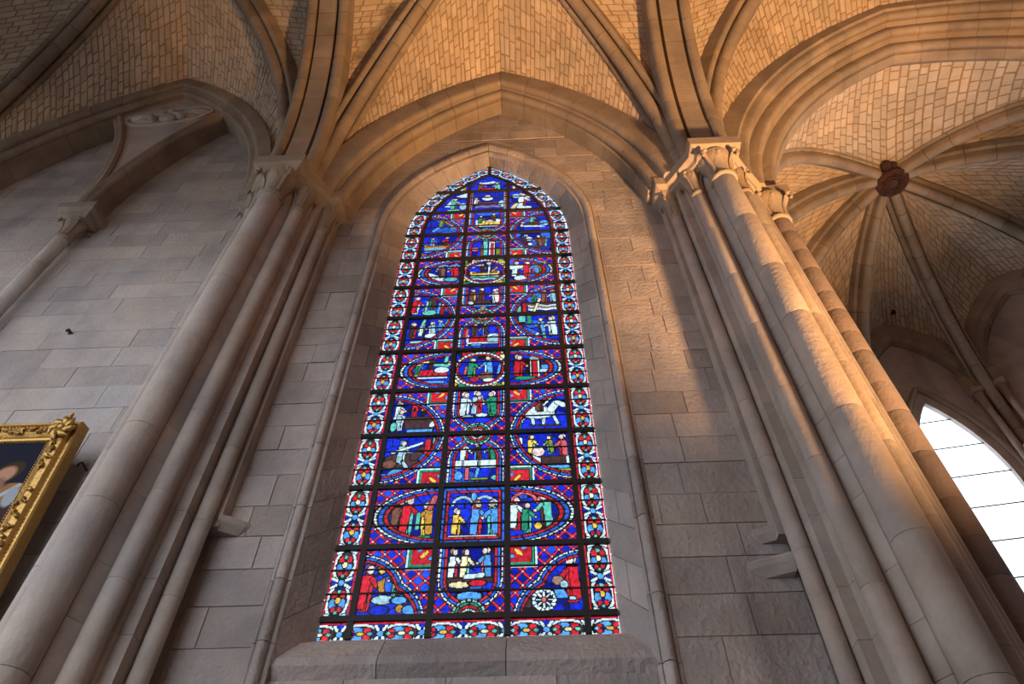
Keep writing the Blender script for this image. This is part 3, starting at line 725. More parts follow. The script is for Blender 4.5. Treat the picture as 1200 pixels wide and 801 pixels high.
cform = []
chf = [(.20, .5), (.20, 0), (.05, 0)] + roll(-.01, .065, .06, -50, -200, 6) + [(-.08, .12), (-.13, .14), (-.14, .22), (-.14, .5)]
for i in range(7):
    v0, v1 = VX[i], VX[i+1]
    t = (v1-v0); W = t.length; t /= W; nrm = Vector((-t.y, t.x, 0))
    inn = (BOSS-v0); inn.z = 0
    if nrm.dot(inn) > 0: nrm = -nrm            # nrm points outward
    mid = (v0+v1)/2
    apexz = 12.25; e = .17
    a0 = Arc(v0+t*e, 10.6, mid, apexz); a1 = Arc(v1-t*e, 10.6, mid, apexz)
    cform.append((a0, a1))
    F0 = lambda q, a=a0: a.at(q, .30); F1 = lambda q, a=a1: a.at(q, .30)
    web([(F0, lambda q, a=cr[i]: a.at(q, .17)), (F1, lambda q, a=cr[i+1]: a.at(q, .17))], ['chapel vault web behind the clustered pier', 'chapel vault web above the coursed shaft', 'small chapel web beside the upright rib',
         'narrow chapel web with an iron hook over the bright window', 'chapel web of blue lit stones beyond the long rib', 'chapel web over the side wall away from the window', 'chapel web between the level rib and the entrance side'][i], course=.14, stone_len=.22, bulge=.08)
    fr = lambda x, d, z, v0=v0, t=t, nrm=nrm: Vector((v0.x+t.x*x+nrm.x*d, v0.y+t.y*x+nrm.y*d, z))
    if i in (2, 3, 4, 5):
        c0 = W*.5-.06
        hole_wall('wall_chapel_%d' % (i+1), lambda x, d, z: fr(x, d+.12, z), -.1, W+.1, 0, 15.5, c0, .66, 8.6, 10.62, 4.0, 'ashlar', .10,
                  ['shadowed chapel wall facet between pier and bright window', 'shadowed stone chapel wall around the bright window', 'shadowed stone chapel wall beyond the long rib', 'shadowed chapel wall facet on the side away from the pier'][i-2])
        # hood moulding round the opening
        hd = empty('window_hood'); p = fr(c0-.9, .12, 4.0); hd.location = p
        tag(hd, ['moulded stone hood between the pier and the bright chapel window', 'moulded stone hood around the bright chapel window', 'moulded stone hood on the chapel wall beyond the long rib', 'moulded stone hood on the chapel side away from the pier'][i-2], 'window frame')
        for sg in (-1, 1):
            b0 = fr(c0+sg*.86, .10, 0); bm = fr(c0, .10, 0); arc = Arc(b0, 8.6, bm, 10.98)
            pts = [Vector((b0.x, b0.y, z)) for z in (4.0, 6.0, 8.0)]+[arc.at(k/12) for k in range(13)]
            mb = MB(); mb.tube([q-p for q in pts], .055, 8); mb.build('hood_roll', 'rib', hd, 60)
        wn = empty('window_%d' % i); wn.location = fr(c0, .20, 4.0)
        tag(wn, ['plain glass lancet window hidden behind the coursed shaft', 'bright plain glass lancet window of the chapel with thin bars', 'plain glass lancet window in the chapel wall beyond the long rib', 'plain glass lancet window on the chapel side away from the pier'][i-2], 'window', kind='structure')
        arc = Arc((-.68, 0), 8.6, (0, 0), 10.65)
        zs_ = [4.0+.62*k for k in range(11)]+[10.65]
        for za, zb in zip(zs_[:-1], zs_[1:]):
            lp = []; 
            for k in range(5):
                z = za+(zb-za)*k/4; w = max(.01, half_w(arc, .68, z))
                lp.append([fr(c0-w, .20, z)-wn.location, fr(c0+w, .20, z)-wn.location])
            mb = MB(); mb.loft(lp, caps=False, closed=False); mb.build('pane', 'clear', wn)
            if za > 4.0:
                w = half_w(arc, .68, za); mb = MB(); mb.tube([fr(c0-w, .18, za)-wn.location, fr(c0+w, .18, za)-wn.location], .012, 6); mb.build('bar', 'iron', wn)
    else:
        mb = MB(); mb.loft([[fr(-.1, .12, z), fr(W+.1, .12, z), fr(W+.1, .5, z), fr(-.1, .5, z)] for z in (0, 15.5)])
        tag(mb.build('wall_chapel_%d' % (i+1), 'ashlar'), 'plain chapel wall facet %s' % ['behind the clustered pier', 'hidden by the coursed shaft', 'beside the bright window wall', '', '', 'on the far side of the chapel', 'next to the entrance arch'][i], 'wall', kind='structure')
    # wall arch of the facet
    if i in (2, 3, 4, 5):
        rt = empty('chapel_wall_arch'); rt.location = v0+Vector((0, 0, 10.6)); tag(rt, ['moulded wall arch beside the bright chapel window bay', 'pointed moulded wall arch above the bright chapel window', 'tall pointed wall arch beyond the long chapel rib', 'pointed wall arch on the far chapel side wall'][i-2], 'arch')
        for arc in (a0, a1):
            sg = 1 if arc.n.dot(nrm) > 0 else -1
            for k in range(6):
                mb = MB(); mb.loft([[arc.at((k+.006+.988*j/3)/6, b, sg*a)-rt.location for a, b in chf] for j in range(4)]); mb.build('voussoir', 'rib', rt, 35)
        for vv, d in ((v0, 1), (v1, -1)):
            c = vv+t*d*(e+.02)+nrm*.03
            capital(rt, rt.location, c.x, c.y, .055, .06, 10.2, 10.53)
            mb = MB(); q = rt.location
            mb.loft([[Vector((c.x, c.y, z))+t*a_*s_+nrm*b_*s_-q for a_, b_ in ((-.13, -.13), (.13, -.13), (.13, .13), (-.13, .13))] for z, s_ in ((10.55, .75), (10.58, 1), (10.66, 1))]); mb.build('abacus', 'capital', rt)
            shaft(rt, rt.location, c.x, c.y, .055, .0, 10.2, 1.6, 'pier', 'colonnette', 12)
for i in range(1, 7):
    v = VX[i]; rt = empty('chapel_shaft'); d = (BOSS-v); d.z = 0; d.normalize(); c = v+d*.05; rt.location = (c.x, c.y, 0)
    tag(rt, 'wall shaft under the '+crl[i].split(' beside the narrow')[0].split(' just under')[0].split(' and the upright')[0], 'shaft')
    mb = MB(); mb.lathe(0, 0, [(.2, 0), (.2, .3), (.12, .45)], 12); mb.build('base', 'pier', rt)
    shaft(rt, rt.location, c.x, c.y, .09, .4, 8.75, 1.5, 'pier', 'column', 14)
    capital(rt, rt.location, c.x, c.y, .09, .09, 8.75, 9.2)
web([(at(chA[0], .10, .30), at(cr[0], .17)), (at(chA[1], .10, -.30), at(cr[7], .17))], 'broad pale chapel web of small stones behind the entrance arch', course=.155, stone_len=.22)

# ---- framed painting leaning forward from the wall
fp = empty('framed_painting'); TILT = math.radians(5.7)
FW, FH = 1.7, 2.3
fp.location = (-3.665-FW/2, 4.255, 5.50-FH*math.cos(TILT))
fp.rotation_euler = (TILT, 0, 0)       # top leans toward the aisle
tag(fp, 'dark figure painting in an ornate gilt frame leaning from the wall', 'painting')
FT = .20
def frame_prof():   # (inward from the outer edge, depth toward viewer)
    return [(0, .10), (0, .0), (.012, -.012), (.028, -.012), (.034, .002), (.05, .002), (.056, -.012), (.072, -.03), (.12, -.036), (.15, -.02), (.158, -.008), (.17, -.016), (.185, -.012), (.2, .012), (.2, .10)]
cor = [(-FW/2, 0), (FW/2, 0), (FW/2, FH), (-FW/2, FH)]
for k in range(4):
    p0, p1 = Vector(cor[k]), Vector(cor[(k+1) % 4]); e = (p1-p0).normalized(); nn = Vector((-e.y, e.x))
    lp = []
    for P, sg in ((p0, 1), (p1, -1)):
        lp.append([((P+nn*b+e*sg*b).x, d-.10, (P+nn*b+e*sg*b).y) for b, d in frame_prof()])
    mb = MB(); mb.loft(lp); rail = mb.build('frame_rail', 'gold', fp, 30)
    L = (p1-p0).length
    bd = MB(); nb = int((L-.4)/.022)
    for j in range(nb):
        q = p0+e*(.2+(L-.4)*j/nb)+nn*.192; bd.ball((q.x, -.112, q.y), .008, 6, 4)
    tag(bd.build('bead_row', 'gold', rail, 60), kind='stuff')
    bd = MB(); nb = int(L/.03)
    for j in range(nb):
        q = p0+e*(.03+(L-.06)*j/nb)+nn*.042; bd.ball((q.x, -.10, q.y), .010, 6, 4)
    tag(bd.build('bead_row', 'gold_dark', rail, 60), kind='stuff')
    # scrolling leaves along the rail and at the corners
    rr = random.Random(k)
    for j in range(int(L/.055)):
        s_ = (j+.5)*.055
        frac = s_/L
        if .12 < (frac*3) % 1 < .38 and .18 < frac < .9: continue
        q = p0+e*s_+nn*(.105+.02*math.sin(j*1.7)); a = rr.uniform(0, 6.28)
        mb = MB(); pts = [(q.x+.035*t*math.cos(a+2.5*t), -.135-.012*math.sin(3*t), q.y+.035*t*math.sin(a+2.5*t)) for t in (0, .35, .7, 1)]
        mb.tube(pts, [.012, .02, .016, .006], 6); mb.ball(pts[-1], .012, 6, 4); mb.build('scroll_leaf', 'gold' if j % 3 else 'gold_dark', rail, 60)
    for j in range(7):
        a = math.pi*2*j/7; q = p1-e*.1+nn*.1; mb = MB()
        mb.tube([(q.x+(.02+.09*t)*math.cos(a+t), -.14-.03*math.sin(2.6*t), q.y+(.02+.09*t)*math.sin(a+t)) for t in (0, .33, .66, 1)], [.02, .03, .024, .008], 7); mb.build('corner_leaf', 'gold', rail, 60)
    mb = MB(); q = p1-e*.1+nn*.1; mb.ball((q.x, -.165, q.y), .032, 10, 6); mb.build('corner_knob', 'gold', rail, 60)
mb = MB(); q = (FW/2-.12, FH+.012); mb.tube([(q[0], -.12, q[1]-.02), (q[0]+.01, -.13, q[1]+.03), (q[0]+.035, -.14, q[1]+.045)], [.025, .02, .008], 7); mb.build('crest_leaf', 'gold', fp, 60)
mb = MB(); mb.box(-FW/2+.02, FW/2-.02, -.02, .0, .02, FH-.02); mb.build('backing', 'wood', fp)

# ================================================================== stained glass
NR = np.random.RandomState(3)
GC = dict(B=(.010, .030, .58), D=(.006, .012, .26), b=(.10, .36, .80), R=(.62, .02, .035), r=(.72, .13, .14), W=(.68, .84, .83), w=(.36, .56, .62),
          Y=(.86, .56, .08), y=(.82, .70, .38), G=(.02, .26, .14), g=(.12, .52, .40), o=(.22, .30, .05), N=(.075, .035, .035), n=(.20, .08, .05),
          F=(.80, .60, .54), f=(.42, .24, .18), P=(.20, .04, .22), O=(.55, .26, .04), K=(1.0, 1.0, 1.0), m=(.03, .13, .66))
LW = .0145
class Paint:
    """painter on coordinate arrays; every piece gets its own tone and a lead line round it"""
    def __init__(s, u, v, base='B'):
        s.u, s.v = u, v; s.c = np.zeros(u.shape+(3,)); s.l = np.zeros(u.shape, bool); s.c[:] = GC[base]
    def put(s, d, col, lw=LW, jit=.16):
        s.l |= d < lw; k = d < 0; s.l &= ~k
        s.c[k] = np.array(GC[col])*(1+NR.uniform(-jit, jit))
        return d
    def cells(s, mask, cols, size, lw=LW*.7, jit=.3):
        u0, u1, v0, v1 = s.u.min(), s.u.max(), s.v.min(), s.v.max()
        n = max(4, int((u1-u0)*(v1-v0)/size**2)); pts = np.c_[NR.uniform(u0, u1, n), NR.uniform(v0, v1, n)]
        d = np.hypot(s.u[..., None]-pts[:, 0], s.v[..., None]-pts[:, 1])
        i = d.argmin(-1); ds = np.partition(d, 1, -1)
        cc = np.array([np.array(GC[cols[NR.randint(len(cols))]])*(1+NR.uniform(-jit, jit)) for _ in range(n)])
        s.c[mask] = cc[i][mask]; s.l[mask] = ((ds[..., 1]-ds[..., 0]) < lw*1.6)[mask]
    def lattice(s, mask, k=.20):
        a = (s.u+s.v)/k; b = (s.u-s.v)/k; fa = np.abs(a-np.round(a)); fb = np.abs(b-np.round(b))
        cell = (np.floor(a)*7+np.floor(b)*13).astype(int) % 9
        tone = np.array([.55, 1.5, .8, 1.1, .45, 1.25, .7, .95, 1.7])[cell]
        c = np.array(GC['B'])*tone[..., None]+np.array([0, .05, .03])*(tone[..., None] > 1.2)
        l = np.zeros(s.u.shape, bool)
        st = (fa < .095) | (fb < .095); ed = ((fa > .095) & (fa < .165)) | ((fb > .095) & (fb < .165))
        l |= ed & ~st; seg = (np.floor(a)*3+np.floor(b)*5).astype(int) % 4
        c[st] = (np.array(GC['R'])*np.array([.8, 1.25, 1.0, 1.5])[seg][..., None])[st]
        cr_ = (fa < .095) & (fb < .095); c[cr_] = GC['r']; dot = np.hypot(fa, fb) < .075; c[dot] = GC['W']
        l |= (np.hypot(fa, fb) >.13) & (np.hypot(fa, fb) <.18) & st
        s.c[mask] = c[mask]; s.l[mask] = l[mask]
    def band(s, d, par, layers, bead=.075):
        """concentric strips: layers = [(from, to, colour, beaded)] on distance d"""
        for a, b, col, bd in layers:
            k = (d >= a) & (d < b); q = np.floor(par/(bead*(1 if bd else 2.2))).astype(int)
            tone = .8+.4*((q*37) % 11)/10.
            s.c[k] = (np.array(GC[col])*tone[..., None])[k]; s.l[k] = False
            fr = par/(bead*(1 if bd else 2.2)); fr = np.abs(fr-np.round(fr))*(bead*(1 if bd else 2.2))
            s.l |= k & (fr < LW*.75)
            s.l |= ((np.abs(d-a) < LW*.6) | (np.abs(d-b) < LW*.6))
    # primitives
    def circ(s, x, z, r): return np.hypot(s.u-x, s.v-z)-r
    def ell(s, x, z, rx, rz): return (np.hypot((s.u-x)/rx, (s.v-z)/rz)-1)*min(rx, rz)
    def cap(s, x0, z0, x1, z1, w):
        dx, dz = x1-x0, z1-z0; t = np.clip(((s.u-x0)*dx+(s.v-z0)*dz)/(dx*dx+dz*dz+1e-9), 0, 1)
        return np.hypot(s.u-x0-t*dx, s.v-z0-t*dz)-w
    def poly(s, pts):
        d = np.full(s.u.shape, -9.); A2 = sum(pts[i-1][0]*pts[i][1]-pts[i][0]*pts[i-1][1] for i in range(len(pts)))
        if A2 < 0: pts = pts[::-1]
        for i in range(len(pts)):
            (x0, z0), (x1, z1) = pts[i-1], pts[i]; L = math.hypot(x1-x0, z1-z0)+1e-9
            d = np.maximum(d, ((s.u-x0)*(z1-z0)-(s.v-z0)*(x1-x0))/L)
        return d
    def person(s, x, z, h, robe, mantle='', hair='n', dr=1):
        w = .185*h; q = s.put
        q(s.poly([(x-w*.85, z), (x+w*.85, z), (x+w*.62, z+.45*h), (x+w*.7, z+.72*h), (x+w*.3, z+.8*h), (x-w*.3, z+.8*h), (x-w*.7, z+.72*h), (x-w*.62, z+.45*h)]), robe)
        for k in (-.3, .25): s.l |= s.cap(x+w*k, z+.02*h, x+w*k*.5, z+.5*h, LW*.55) < 0
        if mantle:
            q(s.poly([(x-dr*w*.9, z+.08*h), (x-dr*w*.1, z+.05*h), (x+dr*w*.35, z+.74*h), (x-dr*w*.72, z+.74*h)]), mantle)
        q(s.cap(x+dr*w*.45, z+.66*h, x+dr*w*1.15, z+.5*h, .045*h), mantle or robe)
        q(s.circ(x+dr*w*1.3, z+.49*h, .034*h), 'F')
        q(s.circ(x-dr*.02*h, z+.905*h, .1*h), hair); q(s.ell(x+dr*.018*h, z+.875*h, .072*h, .088*h), 'F')
    def scene(s, items):
        for it in items:
            k = it[0]
            if k == 'p': s.person(*it[1:])
            elif k == 'c': s.put(s.circ(*it[1:4]), it[4])
            elif k == 'e': s.put(s.ell(*it[1:5]), it[5])
            elif k == 'b': x0, z0, x1, z1, c = it[1:]; s.put(s.poly([(x0, z0), (x1, z0), (x1, z1), (x0, z1)]), c)
            elif k == 'l': s.put(s.cap(*it[1:6]), it[6])
            elif k == 'q': s.put(s.poly(it[1]), it[2])
            elif k == 'a':
                x, z, r, w, c = it[1:]; d = np.maximum(np.abs(np.hypot(s.u-x, s.v-z)-r)-w, z-s.v); s.put(d, c)
            elif k == 'wave':
                x0, x1, z, c, c2 = it[1:]
                for j in range(3):
                    zz = z-.055*j; d = np.maximum(np.abs(s.v-zz-.015*np.sin((s.u+.3*j)*22))-.022, np.maximum(x0-s.u, s.u-x1)); s.put(d, (c, c2)[j % 2])
            elif k == 'boat':
                x, z, w, c = it[1:]; d = np.maximum(s.ell(x, z, w, w*.42), s.v-z-.05*np.abs((s.u-x)/w)); s.put(d, c)
                s.put(s.cap(x-w*.8, z-.0, x+w*.8, z-.0, .012), 'n')
            elif k == 'bed':
                x0, x1, z, c, c2 = it[1:]
                s.put(s.poly([(x0, z), (x1, z), (x1, z+.2), (x0, z+.16)]), c)
                for j in range(3): xx = x0+(x1-x0)*(.3+.2*j); s.l |= s.cap(xx, z, xx+.05, z+.17, LW*.6) < 0
                s.put(s.ell(x1-.1, z+.17, .13, .07), c2); s.put(s.cap(x0-.01, z-.06, x0-.01, z+.2, .022), 'W'); s.put(s.cap(x0, z-.02, x1, z-.02, .02), c2)
            elif k == 'horse':
                x, z, c = it[1:]
                for lx, kx in ((-.22, -.08), (-.12, .04), (.12, -.04), (.22, .09)): s.put(s.cap(x+lx, z+.02, x+lx+kx, z-.24, .024), c)
                s.put(s.ell(x, z, .28, .13), c); s.put(s.cap(x+.22, z+.06, x+.33, z+.22, .06), c); s.put(s.cap(x+.33, z+.22, x+.43, z+.15, .045), c); s.put(s.cap(x-.27, z+.02, x-.36, z-.12, .022), c)
            elif k == 'wheel':
                x, z, r = it[1:]
                s.put(np.abs(s.circ(x, z, r))-.022, 'W'); q = np.floor((np.arctan2(s.v-z, s.u-x)+9)/(math.pi/8)); fr = ((np.arctan2(s.v-z, s.u-x)+9) % (math.pi/8))
                s.l |= (np.abs(s.circ(x, z, r)) < .022) & (fr < .1)
                for j in range(8): a = math.pi*j/4; s.put(s.cap(x+.03*math.cos(a), z+.03*math.sin(a), x+(r-.03)*math.cos(a), z+(r-.03)*math.sin(a), .011), 'W')
                s.put(s.circ(x, z, .03), 'r')

# scenes by row from the sill up: (side panel near the painting, centre, side panel near the chapel)
SC = {
 1: ([('p', .13, .10, .66, 'R', 'R', 'P', 1), ('p', .52, .28, .48, 'g', 'N', 'g', -1), ('e', .30, .72, .06, .10, 'Y'), ('q', [(.26, .50), (.35, .55), (.36, .36), (.31, .32)], 'O'),
      ('e', .74, .33, .10, .07, 'G'), ('e', .74, .40, .09, .04, 'W'), ('b', .24, .22, .86, .27, 'y'), ('e', .36, .25, .14, .055, 'w'), ('e', .58, .24, .10, .045, 'b'), ('e', .33, .11, .12, .06, 'B'), ('e', .60, .13, .05, .05, 'O'), ('e', .74, .11, .10, .06, 'b')],
     [('p', .27, .50, .46, 'R', 'W', 'f', 1), ('p', .43, .50, .45, 'g', 'y', 'n', 1), ('p', .70, .50, .47, 'r', 'b', 'y', -1), ('b', .20, .46, .80, .52, 'N'), ('e', .36, .43, .14, .04, 'y'), ('e', .60, .45, .11, .04, 'R'), ('l', .44, .54, .66, .56, .03, 'W'), ('b', .26, .33, .74, .36, 'w'), ('e', .5, .27, .16, .06, 'b')],
     [('wheel', .47, .20, .13), ('b', .14, .10, .30, .20, 'N'), ('p', .47, .42, .38, 'g', '', 'n', 1), ('p', .84, .16, .66, 'R', 'R', 'W', -1), ('e', .66, .46, .07, .06, 'f'), ('l', .60, .24, .86, .21, .018, 'w'), ('l', .16, .34, .36, .26, .014, 'W'), ('q', [(.60, .34), (.72, .36), (.78, .22), (.64, .22)], 'b'), ('c', .74, .40, .05, 'w')]),
 2: ([('p', .40, .20, .60, 'N', 'n', 'f', 1), ('p', .55, .18, .66, 'g', 'R', 'W', 1), ('p', .82, .16, .58, 'Y', 'O', 'n', -1), ('l', .22, .28, .24, .46, .03, 'o'), ('l', .86, .62, .92, .80, .035, 'r'), ('b', .42, .12, .9, .17, 'G'), ('l', .70, .30, .70, .52, .03, 'g')],
     [('a', .34, .64, .15, .02, 'w'), ('a', .66, .64, .15, .02, 'w'), ('e', .5, .80, .04, .07, 'b'), ('l', .5, .18, .5, .66, .015, 'r'), ('p', .27, .16, .44, 'Y', 'Y', 'F', 1), ('p', .56, .14, .60, 'R', 'b', 'n', 1), ('p', .78, .14, .60, 'g', 'b', 'W', -1), ('b', .16, .11, .84, .15, 'W')],
     [('a', .24, .66, .18, .02, 'r'), ('a', .60, .66, .16, .02, 'r'), ('p', .12, .22, .56, 'R', 'W', 'r', 1), ('p', .28, .18, .50, 'g', 'G', 'n', 1), ('p', .54, .24, .60, 'N', 'g', 'W', -1), ('e', .43, .28, .05, .05, 'Y'), ('l', .78, .46, .78, .62, .012, 'r'), ('q', [(.72, .44), (.84, .44), (.80, .36), (.76, .36)], 'W'), ('b', .36, .14, .6, .18, 'W'), ('e', .62, .22, .12, .04, 'G')]),
 3: ([('horse', .30, .50, 'N'), ('p', .32, .44, .46, 'W', 'w', 'g', 1), ('l', .16, .66, .62, .84, .018, 'W'), ('b', .68, .62, .76, .92, 'R'), ('b', .80, .66, .88, .94, 'g'), ('e', .14, .44, .10, .08, 'n'), ('e', .28, .24, .14, .10, 'b'), ('l', .36, .46, .46, .30, .025, 'w')],
     [('p', .32, .42, .44, 'R', 'W', 'N', 1), ('p', .52, .42, .40, 'b', 'N', 'n', -1), ('p', .74, .42, .42, 'N', 'G', 'n', -1), ('b', .15, .32, .86, .46, 'W'), ('l', .3, .34, .3, .45, .01, 'w'), ('l', .55, .34, .55, .45, .01, 'w'), ('b', .34, .10, .40, .32, 'r'), ('l', .50, .1, .54, .30, .02, 'b'), ('e', .82, .13, .07, .04, 'g'), ('b', .44, .10, .7, .13, 'o'), ('e', .24, .18, .06, .08, 'b')],
     [('l', .20, .72, .20, .86, .03, 'W'), ('p', .38, .56, .38, 'g', 'Y', 'n', 1), ('p', .66, .56, .36, 'g', 'o', 'n', -1), ('p', .86, .46, .48, 'R', 'r', 'F', -1), ('e', .48, .60, .09, .09, 'F'), ('q', [(.38, .54), (.54, .44), (.54, .36), (.46, .36)], 'W'), ('b', .52, .36, .92, .50, 'N'), ('l', .56, .30, .92, .30, .025, 'b'), ('l', .60, .25, .94, .24, .02, 'o'), ('l', .93, .36, .93, .48, .02, 'W')]),
 4: ([('p', .16, .32, .44, 'g', 'W', 'F', 1), ('p', .42, .40, .42, 'R', '', 'F', 1), ('p', .20, .12, .46, 'W', 'w', 'F', 1), ('b', .28, .16, .80, .40, 'N'), ('l', .74, .22, .82, .32, .045, 'W'), ('l', .55, .56, .55, .76, .016, 'y'), ('e', .10, .20, .05, .09, 'g'), ('b', .34, .08, .76, .13, 'b'), ('a', .3, .74, .16, .02, 'w')],
     [('p', .28, .36, .58, 'W', 'W', 'F', 1), ('p', .48, .40, .56, 'n', 'w', 'F', 1), ('p', .52, .44, .40, 'R', '', 'F', -1), ('p', .72, .38, .56, 'G', 'G', 'F', -1), ('e', .33, .37, .09, .03, 'w'), ('e', .56, .40, .10, .035, 'W')],
     [('horse', .50, .42, 'W'), ('p', .54, .44, .44, 'N', 'n', 'y', 1), ('l', .46, .82, .62, .70, .03, 'G'), ('l', .60, .58, .86, .90, .012, 'W'), ('p', .18, .10, .36, 'G', '', 'b', 1), ('b', .36, .12, .86, .15, 'N')]),
 5: ([('bed', .36, .90, .34, 'R', 'W'), ('p', .36, .40, .36, 'G', '', 'n', 1), ('l', .30, .66, .55, .72, .03, 'y'), ('l', .62, .66, .90, .62, .035, 'g'), ('p', .60, .56, .30, 'N', '', 'y', 1), ('l', .86, .70, .88, .86, .03, 'g'), ('b', .40, .18, .86, .24, 'b'), ('c', .95, .68, .05, 'y')],
     [('p', .36, .28, .52, 'o', 'G', 'G', 1), ('p', .64, .34, .50, 'W', 'b', 'F', -1), ('e', .60, .32, .13, .09, 'n'), ('e', .40, .25, .08, .05, 'R'), ('l', .82, .35, .86, .60, .02, 'b'), ('e', .66, .22, .10, .04, 'W'), ('l', .22, .35, .25, .55, .02, 'r')],
     [('p', .20, .26, .58, 'R', 'R', 'F', 1), ('b', .40, .22, .56, .72, 'W'), ('b', .435, .26, .525, .68, 'R'), ('q', [(.38, .74), (.58, .74), (.48, .84)], 'w'), ('b', .60, .46, .82, .56, 'b'), ('b', .58, .38, .84, .44, 'W'), ('e', .76, .66, .05, .05, 'R'), ('b', .60, .60, .72, .64, 'N'), ('e', .30, .24, .18, .04, 'G')]),
 6: ([('p', .16, .40, .46, 'R', 'N', 'F', 1), ('p', .34, .44, .40, 'N', 'W', 'n', 1), ('p', .52, .44, .44, 'W', 'w', 'F', -1), ('p', .68, .56, .36, 'b', '', 'F', 1), ('e', .52, .46, .12, .06, 'W'), ('b', .14, .26, .40, .31, 'w'), ('l', .32, .78, .36, .92, .025, 'g'), ('l', .80, .80, .84, .92, .03, 'g'), ('b', .12, .18, .4, .22, 'G')],
     [('bed', .24, .84, .22, 'R', 'W'), ('p', .36, .40, .36, 'n', 'N', 'N', 1), ('p', .56, .42, .38, 'b', 'N', 'W', -1), ('l', .36, .80, .64, .80, .03, 'y'), ('q', [(.6, .34), (.84, .46), (.84, .22), (.62, .22)], 'w'), ('e', .40, .16, .1, .03, 'b'), ('l', .2, .4, .22, .6, .025, 'r')],
     [('b', .22, .78, .34, .96, 'g'), ('b', .38, .72, .46, .96, 'G'), ('p', .64, .44, .44, 'N', 'b', 'n', -1), ('p', .84, .34, .58, 'W', 'W', 'y', -1), ('l', .56, .42, .52, .30, .025, 'W'), ('l', .68, .42, .70, .30, .025, 'g'), ('b', .50, .18, .92, .22, 'N')]),
 7: ([('p', .14, .14, .56, 'W', 'R', 'r', 1), ('p', .46, .26, .52, 'G', 'N', 'F', -1), ('e', .42, .16, .14, .07, 'g'), ('p', .68, .10, .34, 'R', '', 'F', 1), ('l', .34, .2, .36, .5, .02, 'w'), ('l', .6, .14, .62, .44, .02, 'b'), ('b', .06, .76, .4, .82, 'w')],
     [('p', .28, .44, .44, 'Y', 'n', 'f', 1), ('p', .46, .48, .44, 'R', 'N', 'f', 1), ('p', .74, .40, .48, 'W', 'F', 'F', -1), ('b', .28, .40, .66, .50, 'N'), ('l', .16, .36, .24, .42, .05, 'W'), ('b', .3, .32, .8, .36, 'b'), ('c', .5, .24, .06, 'O')],
     [('boat', .66, .30, .30, 'n'), ('wave', .40, .98, .26, 'W', 'f'), ('p', .52, .34, .34, 'G', '', 'F', 1), ('p', .74, .34, .42, 'R', 'n', 'f', 1), ('p', .90, .34, .42, 'b', 'w', 'y', -1), ('l', .52, .10, .64, .48, .022, 'y'), ('b', .30, .06, .36, .34, 'R'), ('b', .18, .08, .26, .26, 'g')]),
 8: ([('p', .56, .34, .48, 'N', 'n', 'N', -1), ('p', .84, .28, .56, 'R', 'R', 'r', -1), ('l', .24, .46, .44, .36, .07, 'W'), ('l', .48, .28, .62, .26, .05, 'W'), ('e', .78, .26, .14, .06, 'g'), ('a', .6, .64, .14, .02, 'b'), ('a', .84, .64, .14, .02, 'b')],
     [('boat', .50, .46, .32, 'Y'), ('wave', .20, .80, .34, 'w', 'G'), ('l', .58, .34, .60, .82, .018, 'W'), ('p', .44, .48, .30, 'N', '', 'n', 1), ('l', .24, .68, .40, .74, .028, 'W'), ('e', .58, .80, .05, .03, 'W'), ('l', .66, .5, .76, .64, .02, 'O')],
     [('p', .18, .26, .58, 'N', 'W', 'n', 1), ('l', .08, .62, .26, .64, .07, 'W'), ('e', .26, .22, .13, .08, 'W'), ('p', .42, .26, .58, 'r', 'R', 'r', 1), ('p', .58, .32, .46, 'r', 'b', 'R', -1), ('p', .72, .40, .36, 'o', '', 'g', -1)]),
 9: ([('boat', .42, .58, .34, 'O'), ('wave', .10, .70, .46, 'w', 'b'), ('p', .26, .56, .34, 'W', 'b', 'F', 1), ('p', .58, .58, .34, 'R', '', 'F', -1), ('wave', .06, .50, .22, 'o', 'W')],
     [('b', .44, .12, .53, .74, 'g'), ('b', .58, .12, .70, .66, 'W'), ('b', .615, .12, .665, .60, 'R'), ('c', .64, .70, .05, 'R'), ('e', .25, .36, .08, .07, 'r'), ('b', .74, .12, .86, .40, 'o'), ('b', .38, .10, .44, .50, 'n')],
     [('p', .42, .50, .40, 'N', 'N', 'W', 1), ('c', .48, .72, .07, 'W'), ('p', .70, .40, .46, 'N', 'n', 'N', -1), ('e', .50, .50, .05, .05, 'W'), ('l', .84, .4, .86, .72, .02, 'g'), ('l', .40, .36, .88, .38, .02, 'g'), ('b', .78, .52, .84, .8, 'n')]),
 10: ([('p', .42, .36, .42, 'n', 'o', 'R', 1), ('l', .52, .62, .72, .30, .05, 'o'), ('l', .60, .52, .78, .26, .035, 'b'), ('c', .74, .46, .06, 'r'), ('l', .66, .40, .82, .52, .03, 'F'), ('l', .24, .20, .40, .40, .04, 'b')],
      [('bed', .26, .80, .40, 'Y', 'W'), ('p', .34, .48, .34, 'o', 'G', 'N', 1), ('p', .66, .54, .36, 'n', '', 'F', -1), ('e', .56, .56, .08, .05, 'y'), ('b', .3, .32, .78, .36, 'W')],
      [('b', .44, .26, .80, .46, 'N'), ('p', .58, .42, .34, 'o', 'g', 'r', 1), ('l', .30, .28, .84, .24, .025, 'W'), ('e', .84, .38, .10, .12, 'b'), ('l', .32, .28, .34, .42, .03, 'W'), ('e', .88, .34, .06, .04, 'W')]),
 11: ([('q', [(.42, .30), (.60, .66), (.72, .70), (.56, .28)], 'W'), ('q', [(.68, .80), (.95, .96), (.95, .68)], 'W'), ('p', .66, .16, .56, 'n', 'g', 'F', 1), ('e', .88, .30, .09, .16, 'w'), ('b', .5, .08, .8, .15, 'g')],
